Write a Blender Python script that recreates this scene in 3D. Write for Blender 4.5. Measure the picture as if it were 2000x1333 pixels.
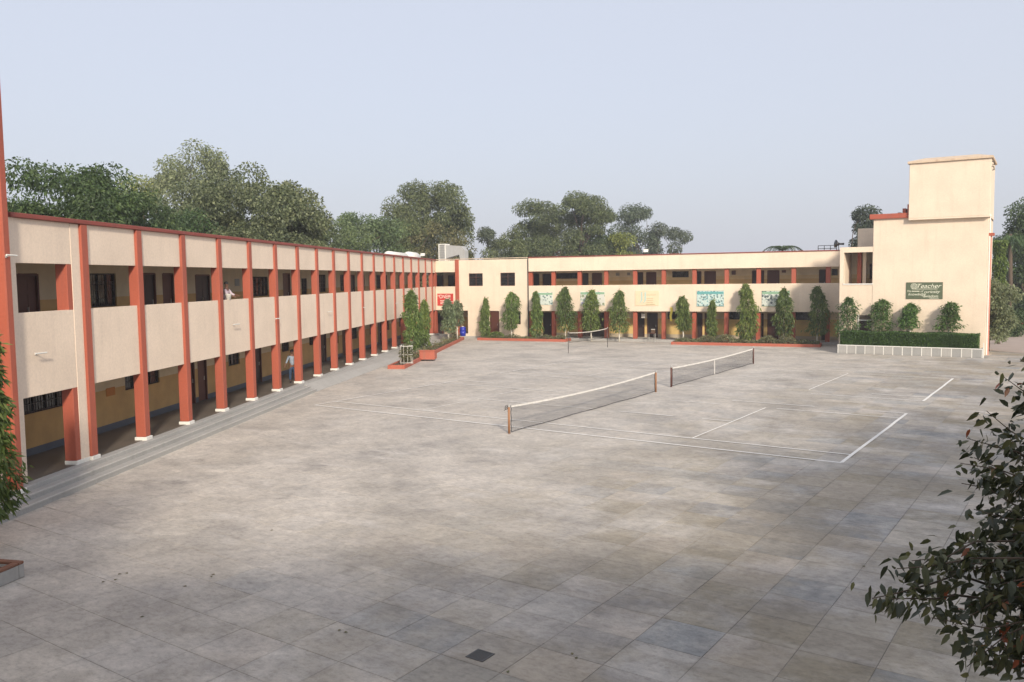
import bpy, bmesh, math, random
import numpy as np
from mathutils import Vector, Matrix
R = math.radians
random.seed(7); rng = np.random.default_rng(11)
for o in list(bpy.data.objects): bpy.data.objects.remove(o)
scene = bpy.context.scene
COL = scene.collection

# ------------------------------------------------------------------ camera
FPX, PITCH, ROLL, CAMH = 1644.65, 0.075, -0.0132, 5.865
_fw = np.array([0, math.cos(PITCH), -math.sin(PITCH)]); _u0 = np.array([0, math.sin(PITCH), math.cos(PITCH)]); _r0 = np.array([1., 0, 0])
_rt = _r0*math.cos(ROLL) + _u0*math.sin(ROLL); _up = -_r0*math.sin(ROLL) + _u0*math.cos(ROLL)
CAM = np.array([0, 0, CAMH])
cd = bpy.data.cameras.new('camera'); cam = bpy.data.objects.new('camera', cd); COL.objects.link(cam)
cd.sensor_width = 36; cd.lens = FPX/2000*36; cd.clip_start = .1; cd.clip_end = 6000
m = Matrix.Identity(4)
for i in range(3):
    m[i][0] = _rt[i]; m[i][1] = _up[i]; m[i][2] = -_fw[i]; m[i][3] = CAM[i]
cam.matrix_world = m
scene.camera = cam
scene.render.resolution_x = 1024; scene.render.resolution_y = 682

# ------------------------------------------------------------------ light
SUN_AZ, SUN_EL = R(284.0), R(26)            # azimuth counter-clockwise from +X, towards the sun
world = bpy.data.worlds.new('World'); scene.world = world; world.use_nodes = True
wn = world.node_tree.nodes; wl = world.node_tree.links
bg = wn['Background']; sky = wn.new('ShaderNodeTexSky'); sky.sky_type = 'NISHITA'; sky.sun_disc = False
sky.sun_elevation = SUN_EL; sky.sun_rotation = math.pi/2 - SUN_AZ
sky.altitude = 200; sky.air_density = 1.0; sky.dust_density = 6.0; sky.ozone_density = 3.0
hz = wn.new('ShaderNodeMix'); hz.data_type = 'RGBA'; hz.inputs[0].default_value = .72; hz.inputs[7].default_value = (4.95, 5.08, 5.6, 1)   # thin even haze veil over the whole sky
wl.new(sky.outputs[0], hz.inputs[6]); wl.new(hz.outputs[2], bg.inputs[0]); bg.inputs[1].default_value = 0.13
sd = bpy.data.lights.new('sun', 'SUN'); sun = bpy.data.objects.new('sun', sd); COL.objects.link(sun)
sd.energy = 3.2; sd.angle = R(5); sd.color = (1.0, .89, .74)
sdir = Vector((math.cos(SUN_AZ)*math.cos(SUN_EL), math.sin(SUN_AZ)*math.cos(SUN_EL), math.sin(SUN_EL)))
sun.rotation_euler = sdir.to_track_quat('Z', 'Y').to_euler(); sun.location = (0, -30, 40)
vs = scene.view_settings; vs.view_transform = 'Standard'; vs.look = 'None'; vs.gamma = 1; vs.exposure = 0.37; vs.use_curve_mapping = False

# ------------------------------------------------------------------ pixel helpers (pixel gives a direction only)
def ray(px, py): return _fw + _rt*(px-1000)/FPX - _up*(py-666.5)/FPX
def ground(px, py, z=0.):
    d = ray(px, py); t = (z-CAMH)/d[2]; return CAM + d*t
def at_depth(px, py, Y):
    d = ray(px, py); return CAM + d*(Y/d[1])
class Frame:
    """local frame: x along a facade, y into the building, z up"""
    def __init__(s, o, a): s.o = np.array(o, float); s.a = a; s.X = np.array([math.cos(a), math.sin(a)]); s.Y = np.array([-math.sin(a), math.cos(a)])
    def hit(s, px, py, y=0.):
        d = ray(px, py); t = (y - (CAM[:2]-s.o) @ s.Y)/(d[:2] @ s.Y); p = CAM + d*t
        return float((p[:2]-s.o) @ s.X), float(p[2])
    def world(s, x, y, z=0.): q = s.o + s.X*x + s.Y*y; return Vector((q[0], q[1], z))
    def loc(s, p): q = np.array(p[:2])-s.o; return float(q @ s.X), float(q @ s.Y)

# ------------------------------------------------------------------ object helpers
def tag(o, label=None, cat=None, group=None, kind=None):
    if label: o['label'] = label
    if cat: o['category'] = cat
    if group: o['group'] = group
    if kind: o['kind'] = kind
    return o
def empty(name, loc=(0,0,0), rz=0, label=None, cat=None, group=None):
    o = bpy.data.objects.new(name, None); COL.objects.link(o); o.location = loc; o.rotation_euler = (0,0,rz); o.empty_display_size = .3
    return tag(o, label, cat, group)
def link(name, me, parent=None, loc=(0,0,0), rz=0):
    o = bpy.data.objects.new(name, me); COL.objects.link(o); o.location = loc; o.rotation_euler = (0,0,rz)
    if parent is not None: o.parent = parent
    return o
_cache = {}
def boxmesh(sx, sy, sz, mat, bev=0.012):
    k = (round(sx,3), round(sy,3), round(sz,3), mat.name, bev)
    if k in _cache: return _cache[k]
    bm = bmesh.new(); bmesh.ops.create_cube(bm, size=1); bmesh.ops.scale(bm, vec=(sx,sy,sz), verts=bm.verts)
    b = min(bev, .2*min(sx,sy,sz))
    if bev > 0: bmesh.ops.bevel(bm, geom=list(bm.edges), offset=b, segments=1, affect='EDGES')
    me = bpy.data.meshes.new('box'); bm.to_mesh(me); bm.free(); me.materials.append(mat); _cache[k] = me
    return me
def box(name, mat, parent, x0, x1, y0, y1, z0, z1, bev=0.012):
    return link(name, boxmesh(abs(x1-x0), abs(y1-y0), abs(z1-z0), mat, bev), parent, ((x0+x1)/2, (y0+y1)/2, (z0+z1)/2))
class MB:
    def __init__(s): s.v = []; s.f = []
    def box(s, x0,x1,y0,y1,z0,z1):
        n = len(s.v); s.v += [(x,y,z) for z in (z0,z1) for y in (y0,y1) for x in (x0,x1)]
        s.f += [tuple(n+i for i in q) for q in ((0,2,3,1),(4,5,7,6),(0,1,5,4),(2,6,7,3),(0,4,6,2),(1,3,7,5))]
    def tube(s, pts, rad, n=8, cap=True):
        pts = [Vector(p) for p in pts]; rad = rad if hasattr(rad, '__len__') else [rad]*len(pts)
        base = len(s.v); ref = Vector((0,0,1))
        for i, p in enumerate(pts):
            d = (pts[min(i+1,len(pts)-1)] - pts[max(i-1,0)]).normalized()
            if abs(d.dot(ref)) > .95: ref = Vector((1,0,0)) if abs(d.x) < .9 else Vector((0,1,0))
            a = d.cross(ref).normalized(); b = d.cross(a)
            for k in range(n):
                t = 2*math.pi*k/n; s.v.append(tuple(p + (a*math.cos(t)+b*math.sin(t))*rad[i]))
        for i in range(len(pts)-1):
            for k in range(n):
                q = base+i*n; s.f.append((q+k, q+n+k, q+n+(k+1)%n, q+(k+1)%n))
        if cap: s.f.append(tuple(base+k for k in range(n))); s.f.append(tuple(base+(len(pts)-1)*n+n-1-k for k in range(n)))
    def lathe(s, prof, n=16, c=(0,0)):
        base = len(s.v)
        for r, z in prof:
            for k in range(n): t = 2*math.pi*k/n; s.v.append((c[0]+r*math.cos(t), c[1]+r*math.sin(t), z))
        for i in range(len(prof)-1):
            for k in range(n):
                q = base+i*n; s.f.append((q+k, q+(k+1)%n, q+n+(k+1)%n, q+n+k))
        s.f.append(tuple(base+n-1-k for k in range(n))); s.f.append(tuple(base+(len(prof)-1)*n+k for k in range(n)))
    def build(s, name, mat, parent=None, loc=(0,0,0), rz=0, smooth=False):
        me = bpy.data.meshes.new(name); me.from_pydata(s.v, [], s.f); me.materials.append(mat); me.update()
        if smooth: me.polygons.foreach_set('use_smooth', [True]*len(me.polygons))
        return link(name, me, parent, loc, rz)
def holed_wall(name, mat, parent, x0, x1, z0, z1, y0, y1, holes):
    """wall slab with real rectangular openings (hx0,hx1,hz0,hz1)"""
    xs = sorted({x0, x1, *[min(max(v,x0),x1) for h in holes for v in h[:2]]}); zs = sorted({z0, z1, *[min(max(v,z0),z1) for h in holes for v in h[2:4]]})
    def solid(i, j):
        if i < 0 or j < 0 or i >= len(xs)-1 or j >= len(zs)-1: return False
        cx, cz = (xs[i]+xs[i+1])/2, (zs[j]+zs[j+1])/2
        return not any(h[0] < cx < h[1] and h[2] < cz < h[3] for h in holes)
    v, f, idx = [], [], {}
    def V(i, j, k):
        if (i,j,k) not in idx: idx[(i,j,k)] = len(v); v.append((xs[i], (y0,y1)[k], zs[j]))
        return idx[(i,j,k)]
    for i in range(len(xs)-1):
        for j in range(len(zs)-1):
            if not solid(i,j): continue
            f.append((V(i,j,0),V(i+1,j,0),V(i+1,j+1,0),V(i,j+1,0))); f.append((V(i,j,1),V(i,j+1,1),V(i+1,j+1,1),V(i+1,j,1)))
            if not solid(i-1,j): f.append((V(i,j,0),V(i,j+1,0),V(i,j+1,1),V(i,j,1)))
            if not solid(i+1,j): f.append((V(i+1,j,0),V(i+1,j,1),V(i+1,j+1,1),V(i+1,j+1,0)))
            if not solid(i,j-1): f.append((V(i,j,0),V(i,j,1),V(i+1,j,1),V(i+1,j,0)))
            if not solid(i,j+1): f.append((V(i,j+1,0),V(i+1,j+1,0),V(i+1,j+1,1),V(i,j+1,1)))
    me = bpy.data.meshes.new(name); me.from_pydata(v, [], f); me.materials.append(mat); me.update()
    return link(name, me, parent)

# ------------------------------------------------------------------ materials
MATS = {}
def newmat(name):
    M = bpy.data.materials.new(name); M.use_nodes = True; MATS[name] = M
    nt = M.node_tree; return M, nt.nodes, nt.links, nt.nodes['Principled BSDF']
def ramp(n, stops, interp='LINEAR'):
    r = n.new('ShaderNodeValToRGB'); r.color_ramp.interpolation = interp
    e = r.color_ramp.elements
    while len(e) < len(stops): e.new(.5)
    for k, (p, c) in enumerate(stops): e[k].position = p; e[k].color = (*c, 1) if len(c) == 3 else c
    return r
def noise(n, l, vec, scale, detail=4, rough=.55, sc=None):
    t = n.new('ShaderNodeTexNoise'); t.inputs['Scale'].default_value = scale; t.inputs['Detail'].default_value = detail; t.inputs['Roughness'].default_value = rough
    if sc is not None:
        mp = n.new('ShaderNodeMapping'); mp.inputs['Scale'].default_value = sc; l.new(vec, mp.inputs['Vector']); l.new(mp.outputs[0], t.inputs['Vector'])
    else: l.new(vec, t.inputs['Vector'])
    return t
def mix(n, l, fac, a, b, mode='MIX'):
    x = n.new('ShaderNodeMix'); x.data_type = 'RGBA'; x.blend_type = mode
    for sock, val in ((x.inputs['Factor'], fac), (x.inputs[6], a), (x.inputs[7], b)):
        if hasattr(val, 'links') or hasattr(val, 'is_linked'): l.new(val, sock)
        elif isinstance(val, (int, float)): sock.default_value = val
        else: sock.default_value = (*val, 1)
    return x.outputs[2]
def bump(n, l, p, h, strength=.2, dist=.02):
    b = n.new('ShaderNodeBump'); b.inputs['Strength'].default_value = strength; b.inputs['Distance'].default_value = dist
    l.new(h, b.inputs['Height']); l.new(b.outputs[0], p.inputs['Normal'])
def paint(name, col, dirt=(.3,.26,.2), amt=.35, rough=.75, streak=True, fine=.12):
    M, n, l, p = newmat(name); g = n.new('ShaderNodeNewGeometry').outputs['Position']
    big = noise(n, l, g, .7, 5); fn = noise(n, l, g, 14, 6)
    r1 = ramp(n, [(.35,(0,0,0)),(.75,(1,1,1))]); l.new(big.outputs[0], r1.inputs[0])
    c = mix(n, l, r1.outputs[0], col, [v*(1-fine) for v in col])
    if streak:
        st = noise(n, l, g, 1, 5, .6, (3.2,3.2,.22)); r2 = ramp(n, [(.52,(0,0,0)),(.82,(amt,)*3)]); l.new(st.outputs[0], r2.inputs[0])
        c = mix(n, l, r2.outputs[0], c, dirt)
    r3 = ramp(n, [(.3,(.92,)*3),(.7,(1.04,)*3)]); l.new(fn.outputs[0], r3.inputs[0])
    c = mix(n, l, 1.0, c, r3.outputs[0], 'MULTIPLY')
    l.new(c, p.inputs['Base Color']); p.inputs['Roughness'].default_value = rough; bump(n, l, p, fn.outputs[0], .25, .006)
    return M
CREAM = (.80,.67,.525)
cream = paint('cream_paint', CREAM, (.52,.40,.30), .30)
creamL = paint('cream_paint_weathered', (.80,.665,.535), (.58,.48,.40), .32)
red = paint('terracotta_paint', (.40,.096,.054), (.26,.085,.06), .6, .6)
coping_red = paint('dark_red_coping', (.27,.062,.046), (.14,.06,.05), .6, .7)
kerb_red = paint('kerb_red_paint', (.43,.12,.075), (.25,.14,.1), .7, .75)
white = paint('white_paint', (.78,.77,.72), (.4,.37,.3), .35)
greypanel = paint('grey_panel', (.33,.33,.32), (.22,.22,.2), .4)
concrete = paint('step_concrete', (.40,.39,.37), (.22,.21,.19), .4, .85)
roofmat = paint('roof_concrete', (.32,.29,.26), (.18,.16,.14), .5, .9)
wood = paint('brown_wood', (.105,.034,.022), (.05,.02,.015), .5, .5)
darkwood = paint('dark_wood', (.035,.02,.018), (.02,.012,.01), .4, .5)
metal_grey = paint('grey_sheet_metal', (.42,.42,.41), (.25,.23,.2), .4, .45, True)
soil = paint('soil', (.12,.075,.045), (.05,.035,.02), .5, .95, False, .4)
barkm = paint('bark', (.115,.085,.06), (.05,.04,.03), .6, .95, True, .3)
whitewash = paint('whitewash_trunk', (.62,.58,.50), (.3,.24,.17), .6, .9)
postm = paint('rusty_orange_post', (.33,.16,.075), (.16,.07,.04), .8, .6)
darkmetal = paint('dark_metal', (.05,.048,.045), (.09,.05,.03), .4, .5)
def plain(name, col, rough=.6, metal=0.):
    M, n, l, p = newmat(name); g = n.new('ShaderNodeNewGeometry').outputs['Position']; t = noise(n, l, g, 9, 3)
    r = ramp(n, [(.3,[c*.86 for c in col]),(.7,[min(1,c*1.1) for c in col])]); l.new(t.outputs[0], r.inputs[0]); l.new(r.outputs[0], p.inputs['Base Color'])
    p.inputs['Roughness'].default_value = rough; p.inputs['Metallic'].default_value = metal; return M
glass = plain('dark_glass', (.012,.012,.014), .12)
strandm = plain('net_cord', (.03,.03,.032), .8)
tapem = plain('white_net_tape', (.66,.64,.60), .8); dulltape = plain('dull_net_tape', (.5,.47,.42), .8)
bluep = plain('blue_plastic', (.018,.03,.36), .35)
steel = plain('steel', (.55,.55,.52), .3, .8)
blackp = plain('black_plastic', (.02,.02,.022), .4)
pinkp = paint('pink_pipe', (.62,.26,.2), (.4,.2,.15), .5)
yellow = plain('yellow_cloth', (.75,.6,.1), .8)
tealp = plain('teal_print', (.12,.36,.36), .6)
linep = paint('line_paint', (.84,.82,.78), (.55,.52,.48), .5, .9, False)
# interior wall: ochre dado under a cream field
def dado(name, edges):
    M, n, l, p = newmat(name); g = n.new('ShaderNodeNewGeometry').outputs['Position']; s = n.new('ShaderNodeSeparateXYZ'); l.new(g, s.inputs[0])
    mr = n.new('ShaderNodeMapRange'); mr.inputs['From Max'].default_value = 10; l.new(s.outputs[2], mr.inputs[0])
    r = ramp(n, [(z/10, c) for z, c in edges], 'CONSTANT'); l.new(mr.outputs[0], r.inputs[0])
    t = noise(n, l, g, 1.3, 5); r2 = ramp(n, [(.3,(.82,)*3),(.7,(1.05,)*3)]); l.new(t.outputs[0], r2.inputs[0])
    l.new(mix(n, l, 1., r.outputs[0], r2.outputs[0], 'MULTIPLY'), p.inputs['Base Color']); p.inputs['Roughness'].default_value = .7; return M
OCH, UPC, SKB = (.52,.33,.13), (.60,.50,.34), (.10,.115,.14)
dadoL = dado('verandah_wall_paint', [(0,SKB),(.66,OCH),(1.95,UPC),(4.08,SKB),(4.25,OCH),(5.35,UPC)])  # left copy of the wall paint, kept darker to suit its shaded verandah
dadoB = dado('verandah_wall_paint_brightened', [(0,(.5,.42,.3)),(.5,(.72,.51,.20)),(1.45,(.66,.48,.2)),(1.95,(.74,.64,.46)),(4.08,(.64,.45,.2)),(5.45,(.72,.57,.32)),(5.75,(.74,.64,.46))])  # back copy, colour lifted for the light reaching those walls; low ochre band lightest
floorm = paint('verandah_floor', (.15,.125,.10), (.08,.07,.06), .5, .55, False, .3)

# foliage: colour varies leaf by leaf
def leafmat(name, dark, mid, light, trans=.3, rough=.55, extra=None):
    M, n, l, p = newmat(name); g = n.new('ShaderNodeNewGeometry')
    st = [(0,dark),(.5,mid),(1,light)] if extra is None else [(0,dark),(.5,mid),(.975,light),(.98,extra)]
    r = ramp(n, st); l.new(g.outputs['Random Per Island'], r.inputs[0])
    t = noise(n, l, g.outputs['Position'], .55, 2); r2 = ramp(n, [(.3,(.75,)*3),(.7,(1.2,)*3)]); l.new(t.outputs[0], r2.inputs[0])
    c = mix(n, l, 1., r.outputs[0], r2.outputs[0], 'MULTIPLY')
    oi = n.new('ShaderNodeObjectInfo'); r3 = ramp(n, [(0,(.80,.84,.82)),(.35,(1.0,.98,.92)),(.7,(1.14,1.10,.97)),(1,(.92,1.06,1.0))]); l.new(oi.outputs['Random'], r3.inputs[0]); c = mix(n, l, 1., c, r3.outputs[0], 'MULTIPLY')
    l.new(c, p.inputs['Base Color']); p.inputs['Roughness'].default_value = rough
    tr = n.new('ShaderNodeBsdfTranslucent'); l.new(c, tr.inputs[0]); mx = n.new('ShaderNodeMixShader'); mx.inputs[0].default_value = trans
    l.new(p.outputs[0], mx.inputs[1]); l.new(tr.outputs[0], mx.inputs[2]); l.new(mx.outputs[0], n['Material Output'].inputs[0]); return M
lf_dark = leafmat('leaf_dark_green', (0.032,0.061,0.023), (0.061,0.104,0.038), (0.109,0.160,0.061))
lf_grey = leafmat('leaf_grey_green', (0.080,0.109,0.051), (0.145,0.174,0.090), (0.275,0.304,0.174))
lf_olive = leafmat('leaf_pale_olive', (.115,.15,.075), (.185,.225,.125), (.28,.315,.19))
lf_mid = leafmat('leaf_mid_green', (0.072,0.102,0.046), (0.131,0.167,0.075), (0.217,0.246,0.116))
lf_blue = leafmat('leaf_blue_green', (0.058,0.084,0.058), (0.102,0.131,0.087), (0.160,0.189,0.128))
lf_yel = leafmat('leaf_yellow_green', (0.145,0.189,0.043), (0.246,0.290,0.072), (0.362,0.392,0.116))
lf_ash = leafmat('leaf_ashoka', (0.065,0.109,0.026), (0.123,0.181,0.043), (0.217,0.275,0.080))
lf_near = leafmat('leaf_near', (.026,.034,.018), (.05,.062,.03), (.115,.12,.05), .25, .38, (.30,.085,.04))
lf_hedge = leafmat('leaf_hedge', (0.041,0.087,0.020), (0.072,0.145,0.032), (0.116,0.203,0.051))
lf_brown = leafmat('leaf_brownish', (0.102,0.087,0.041), (0.174,0.152,0.065), (0.275,0.217,0.102))
lf_bed = leafmat('leaf_bed', (0.072,0.087,0.043), (0.145,0.160,0.087), (0.319,0.290,0.174))

# paving: slabs laid on the court's own grid, stained concrete / sandstone
CT = -0.6067; CO = (0.425, 32.577); SU, SV = 1.15, 1.06
court = Frame(CO, CT)
def paving():
    M, n, l, p = newmat('stone_paving'); g = n.new('ShaderNodeNewGeometry').outputs['Position']
    mp = n.new('ShaderNodeMapping'); mp.vector_type = 'TEXTURE'; mp.inputs['Location'].default_value = (CO[0], CO[1], 0); mp.inputs['Rotation'].default_value = (0,0,CT); l.new(g, mp.inputs['Vector'])
    uv = mp.outputs[0]; s = n.new('ShaderNodeSeparateXYZ'); l.new(uv, s.inputs[0])
    def mth(op, a, b=None):
        x = n.new('ShaderNodeMath'); x.operation = op
        for k, v in enumerate((a,b)):
            if v is None: continue
            if isinstance(v, (int,float)): x.inputs[k].default_value = v
            else: l.new(v, x.inputs[k])
        return x.outputs[0]
    iu = mth('FLOOR', mth('DIVIDE', mth('ADD', s.outputs[0], .39), SU)); fu = mth('FRACT', mth('DIVIDE', mth('ADD', s.outputs[0], .39), SU))
    iv = mth('FLOOR', mth('DIVIDE', mth('ADD', s.outputs[1], .21), SV)); fv = mth('FRACT', mth('DIVIDE', mth('ADD', s.outputs[1], .21), SV))
    cb = n.new('ShaderNodeCombineXYZ'); l.new(iu, cb.inputs[0]); l.new(iv, cb.inputs[1])
    wnz = n.new('ShaderNodeTexWhiteNoise'); l.new(cb.outputs[0], wnz.inputs[0])
    # slabs of different stone: strong to the right (bare sandstone), weak to the left (worn screed)
    hue = ramp(n, [(0,(.35,.325,.30)),(.2,(.43,.405,.375)),(.38,(.46,.41,.36)),(.5,(.30,.305,.305)),(.62,(.44,.40,.345)),(.74,(.32,.285,.225)),(.86,(.40,.375,.35)),(.94,(.27,.275,.285))], 'CONSTANT'); l.new(wnz.outputs[0], hue.inputs[0])
    basec = (.565,.525,.48)
    mr = n.new('ShaderNodeMapRange'); mr.inputs['From Min'].default_value = 2; mr.inputs['From Max'].default_value = 13; mr.inputs['To Min'].default_value = .15; mr.inputs['To Max'].default_value = 1.; l.new(s.outputs[0], mr.inputs[0])
    pn = noise(n, l, uv, .16, 4, .6); rp = ramp(n, [(.3,(.35,)*3),(.55,(1,1,1))]); l.new(pn.outputs[0], rp.inputs[0])
    nb_ = noise(n, l, uv, 1.3, 6, .7); rb9 = ramp(n, [(.33,(.4,)*3),(.55,(1,1,1))]); l.new(nb_.outputs[0], rb9.inputs[0]); fac = mth('MULTIPLY', mth('MULTIPLY', mr.outputs[0], rp.outputs[0]), rb9.outputs[0])
    c = mix(n, l, fac, basec, hue.outputs[0])
    # blotchy weathering at several sizes
    n1 = noise(n, l, uv, .33, 7, .62); r1 = ramp(n, [(.30,(.62,.62,.63)),(.46,(.9,.895,.885)),(.6,(1.06,1.05,1.03)),(.75,(1.18,1.16,1.13))]); l.new(n1.outputs[0], r1.inputs[0]); c = mix(n, l, 1., c, r1.outputs[0], 'MULTIPLY')
    n2 = noise(n, l, uv, 2.1, 6, .6); r2 = ramp(n, [(.3,(.86,.865,.87)),(.68,(1.09,1.085,1.07))]); l.new(n2.outputs[0], r2.inputs[0]); c = mix(n, l, 1., c, r2.outputs[0], 'MULTIPLY')
    n4 = noise(n, l, uv, 1.1, 5, .7, (1,1,1)); r4 = ramp(n, [(.60,(0,0,0)),(.74,(.55,)*3)]); l.new(n4.outputs[0], r4.inputs[0]); c = mix(n, l, r4.outputs[0], c, (.24,.22,.195))
    n3 = noise(n, l, uv, 26, 6, .6); r3 = ramp(n, [(.3,(.9,)*3),(.7,(1.07,)*3)]); l.new(n3.outputs[0], r3.inputs[0]); c = mix(n, l, 1., c, r3.outputs[0], 'MULTIPLY')
    # old dark stain rings and pale lime patches
    n5 = noise(n, l, uv, .6, 3, .5, (.6,1.6,1)); r5 = ramp(n, [(.60,(0,0,0)),(.70,(.55,)*3)]); l.new(n5.outputs[0], r5.inputs[0]); c = mix(n, l, r5.outputs[0], c, (.60,.565,.525))
    # brown rain stains on the bare stone to the right
    n6 = noise(n, l, uv, .22, 6, .65); r6 = ramp(n, [(.46,(0,0,0)),(.55,(1,)*3)]); l.new(n6.outputs[0], r6.inputs[0]); c = mix(n, l, mth('MULTIPLY', mr.outputs[0], r6.outputs[0]), c, mix(n, l, .52, c, (.27,.225,.155)))
    # mottled dirt, finer and darker where the yard is worn
    n7 = noise(n, l, uv, 1.7, 9, .74); n7.inputs['Distortion'].default_value = .9; r7 = ramp(n, [(.30,(.60,.60,.605)),(.45,(.88,.875,.87)),(.58,(1.03,1.025,1.02)),(.75,(1.16,1.15,1.13))]); l.new(n7.outputs[0], r7.inputs[0]); c = mix(n, l, .6, c, mix(n, l, 1., c, r7.outputs[0], 'MULTIPLY'))
    n8 = noise(n, l, uv, 7.5, 8, .7, (.75,1.3,1)); r8 = ramp(n, [(.36,(.74,.735,.73)),(.5,(.98,)*3),(.68,(1.10,1.095,1.08))]); l.new(n8.outputs[0], r8.inputs[0]); c = mix(n, l, .8, c, mix(n, l, 1., c, r8.outputs[0], 'MULTIPLY'))
    n9 = noise(n, l, uv, .9, 5, .6); 
    def edge(f, size):
        e = mth('MULTIPLY', mth('MINIMUM', f, mth('SUBTRACT', 1., f)), size); return mth('SUBTRACT', 1., mth('MINIMUM', mth('DIVIDE', e, .11), 1.))
    r9 = ramp(n, [(.45,(0,0,0)),(.66,(.42,)*3)]); l.new(n9.outputs[0], r9.inputs[0]); ed = mth('MULTIPLY', mth('POWER', mth('MAXIMUM', edge(fu, SU), edge(fv, SV)), 1.6), mth('MULTIPLY', r9.outputs[0], mth('ADD', n8.outputs[0], .35))); ed = mth('MULTIPLY', ed, mth('ADD', mth('MULTIPLY', mr.outputs[0], .7), .3)); c = mix(n, l, ed, c, (.19,.175,.155))
    # grouted joints beyond the modelled slabs
    wob = noise(n, l, uv, 3, 2); 
    def joint(f, size):
        e = mth('MINIMUM', f, mth('SUBTRACT', 1., f)); e = mth('MULTIPLY', e, size); e = mth('ADD', e, mth('MULTIPLY', mth('SUBTRACT', wob.outputs[0], .5), .03))
        return mth('LESS_THAN', e, .012)
    j = mth('MAXIMUM', joint(fu, SU), joint(fv, SV)); jn = noise(n, l, uv, .8, 4); rj = ramp(n, [(.52,(0,0,0)),(.7,(.35,)*3)]); l.new(jn.outputs[0], rj.inputs[0])
    c = mix(n, l, mth('MULTIPLY', j, rj.outputs[0]), c, (.15,.14,.125))
    l.new(c, p.inputs['Base Color'])
    rr = ramp(n, [(.3,(.72,)*3),(.7,(.92,)*3)]); l.new(n2.outputs[0], rr.inputs[0]); l.new(rr.outputs[0], p.inputs['Roughness'])
    hh = mth('ADD', mth('MULTIPLY', n2.outputs[0], .6), mth('MULTIPLY', n3.outputs[0], .25)); bump(n, l, p, hh, .35, .012)
    return M
pavem = paving()
grout = paint('joint_grout', (.085,.08,.07), (.05,.045,.04), .4, .95, False)
def jointmat():
    M, n, l, p = newmat('dusty_joints'); g = n.new('ShaderNodeNewGeometry').outputs['Position']; t = noise(n, l, g, .45, 5, .7); r = ramp(n, [(.42,(.10,.095,.085)),(.54,(.26,.245,.225)),(.6,(.40,.375,.345))]); l.new(t.outputs[0], r.inputs[0]); l.new(r.outputs[0], p.inputs['Base Color']); p.inputs['Roughness'].default_value = .95; return M
jointm = jointmat()
earth = paint('earth', (.20,.165,.115), (.10,.10,.05), .6, .95, False, .4)
lanem = paint('lane_concrete', (.42,.34,.29), (.28,.23,.2), .4, .9, False)

# ------------------------------------------------------------------ ground
def sheet(name, mat, pts, z, parent=None):
    me = bpy.data.meshes.new(name); me.from_pydata([(x,y,z) for x,y in pts], [], [tuple(range(len(pts)))]); me.materials.append(mat); return link(name, me, parent)
tag(sheet('ground', earth, [(-2500,-2500),(2500,-2500),(2500,2500),(-2500,2500)], -.06), kind='structure')
yard = tag(sheet('courtyard', pavem, [(-15.5,-1.2),(46,-1.2),(46,62),(33,70),(20,86),(-9,90),(-10,60)], -.012), kind='structure')
# modelled slabs: the 300 that show largest
cand = []
def proj(p):
    d = np.array(p)-CAM; z = d @ _fw; return 1000+FPX*(d @ _rt)/z, 666.5-FPX*(d @ _up)/z, z
GR = court.loc(ground(938,1281))
for iu in range(-22, 32):
    for iv in range(-30, 2):
        u, v = (iu+.5)*SU-.39, (iv+.5)*SV-.21
        w = court.world(u, v); x, y, z = proj(w)
        if z > 3 and -90 < x < 2090 and 500 < y < 1400 and w.x > -12.2: cand.append((z, u, v))
cand.sort(); cand = cand[:300]
def slabmesh():
    bm = bmesh.new(); bmesh.ops.create_cube(bm, size=1); bmesh.ops.scale(bm, vec=(SU-.007, SV-.007, .04), verts=bm.verts)
    bmesh.ops.bevel(bm, geom=[e for e in bm.edges if all(v.co.z > 0 for v in e.verts)], offset=.004, segments=1, affect='EDGES')
    bmesh.ops.delete(bm, geom=[f for f in bm.faces if f.normal.z < -.9], context='FACES')
    me = bpy.data.meshes.new('paving_slab'); bm.to_mesh(me); bm.free(); me.materials.append(pavem); return me
sm = slabmesh()
sheetpts = []
for z, u, v in cand:
    w = court.world(u, v, -.0205 + random.uniform(-.0012,.0012)); o = link('paving_slab', sm, yard, w, CT + R(random.uniform(-.12,.12)))
    o.rotation_euler[0] = R(random.uniform(-.1,.1)); o.rotation_euler[1] = R(random.uniform(-.1,.1))
# dark bedding seen in the joints between the slabs
mb = MB()
for z, u, v in cand:
    a = [court.world(u+du*SU/2, v+dv*SV/2, -.009) for du, dv in ((-1,-1),(1,-1),(1,1),(-1,1))]; k = len(mb.v); mb.v += [tuple(q) for q in a]; mb.f.append((k,k+1,k+2,k+3))
mb.build('joint_bedding', jointm, yard)

# painted court lines (tennis courts side by side, a smaller court beyond)
LW = .05
def line(u0, v0, u1, v1, w=LW, z=.004, gaps=()):
    d = Vector((u1-u0, v1-v0)); L = d.length; d /= L; nn = Vector((-d.y, d.x))*w/2
    mb = MB(); segs = max(1, int(L/1.2)); jit = [random.uniform(-.012,.012) for _ in range(segs+1)]
    for k in range(segs):
        t0, t1 = L*k/segs, L*(k+1)/segs
        if any(a < (t0+t1)/2/L < b for a, b in gaps): continue
        q = []
        for t, jt, s in ((t0,jit[k],-1),(t1,jit[k+1],-1),(t1,jit[k+1],1),(t0,jit[k],1)):
            x, y = u0+d.x*t+nn.x*s+nn.x*jt*20, v0+d.y*t+nn.y*s+nn.y*jt*20; q.append(tuple(court.world(x, y, z)))
        i = len(mb.v); mb.v += q; mb.f.append((i,i+1,i+2,i+3))
    return mb.build('court_line', linep, yard)
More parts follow.
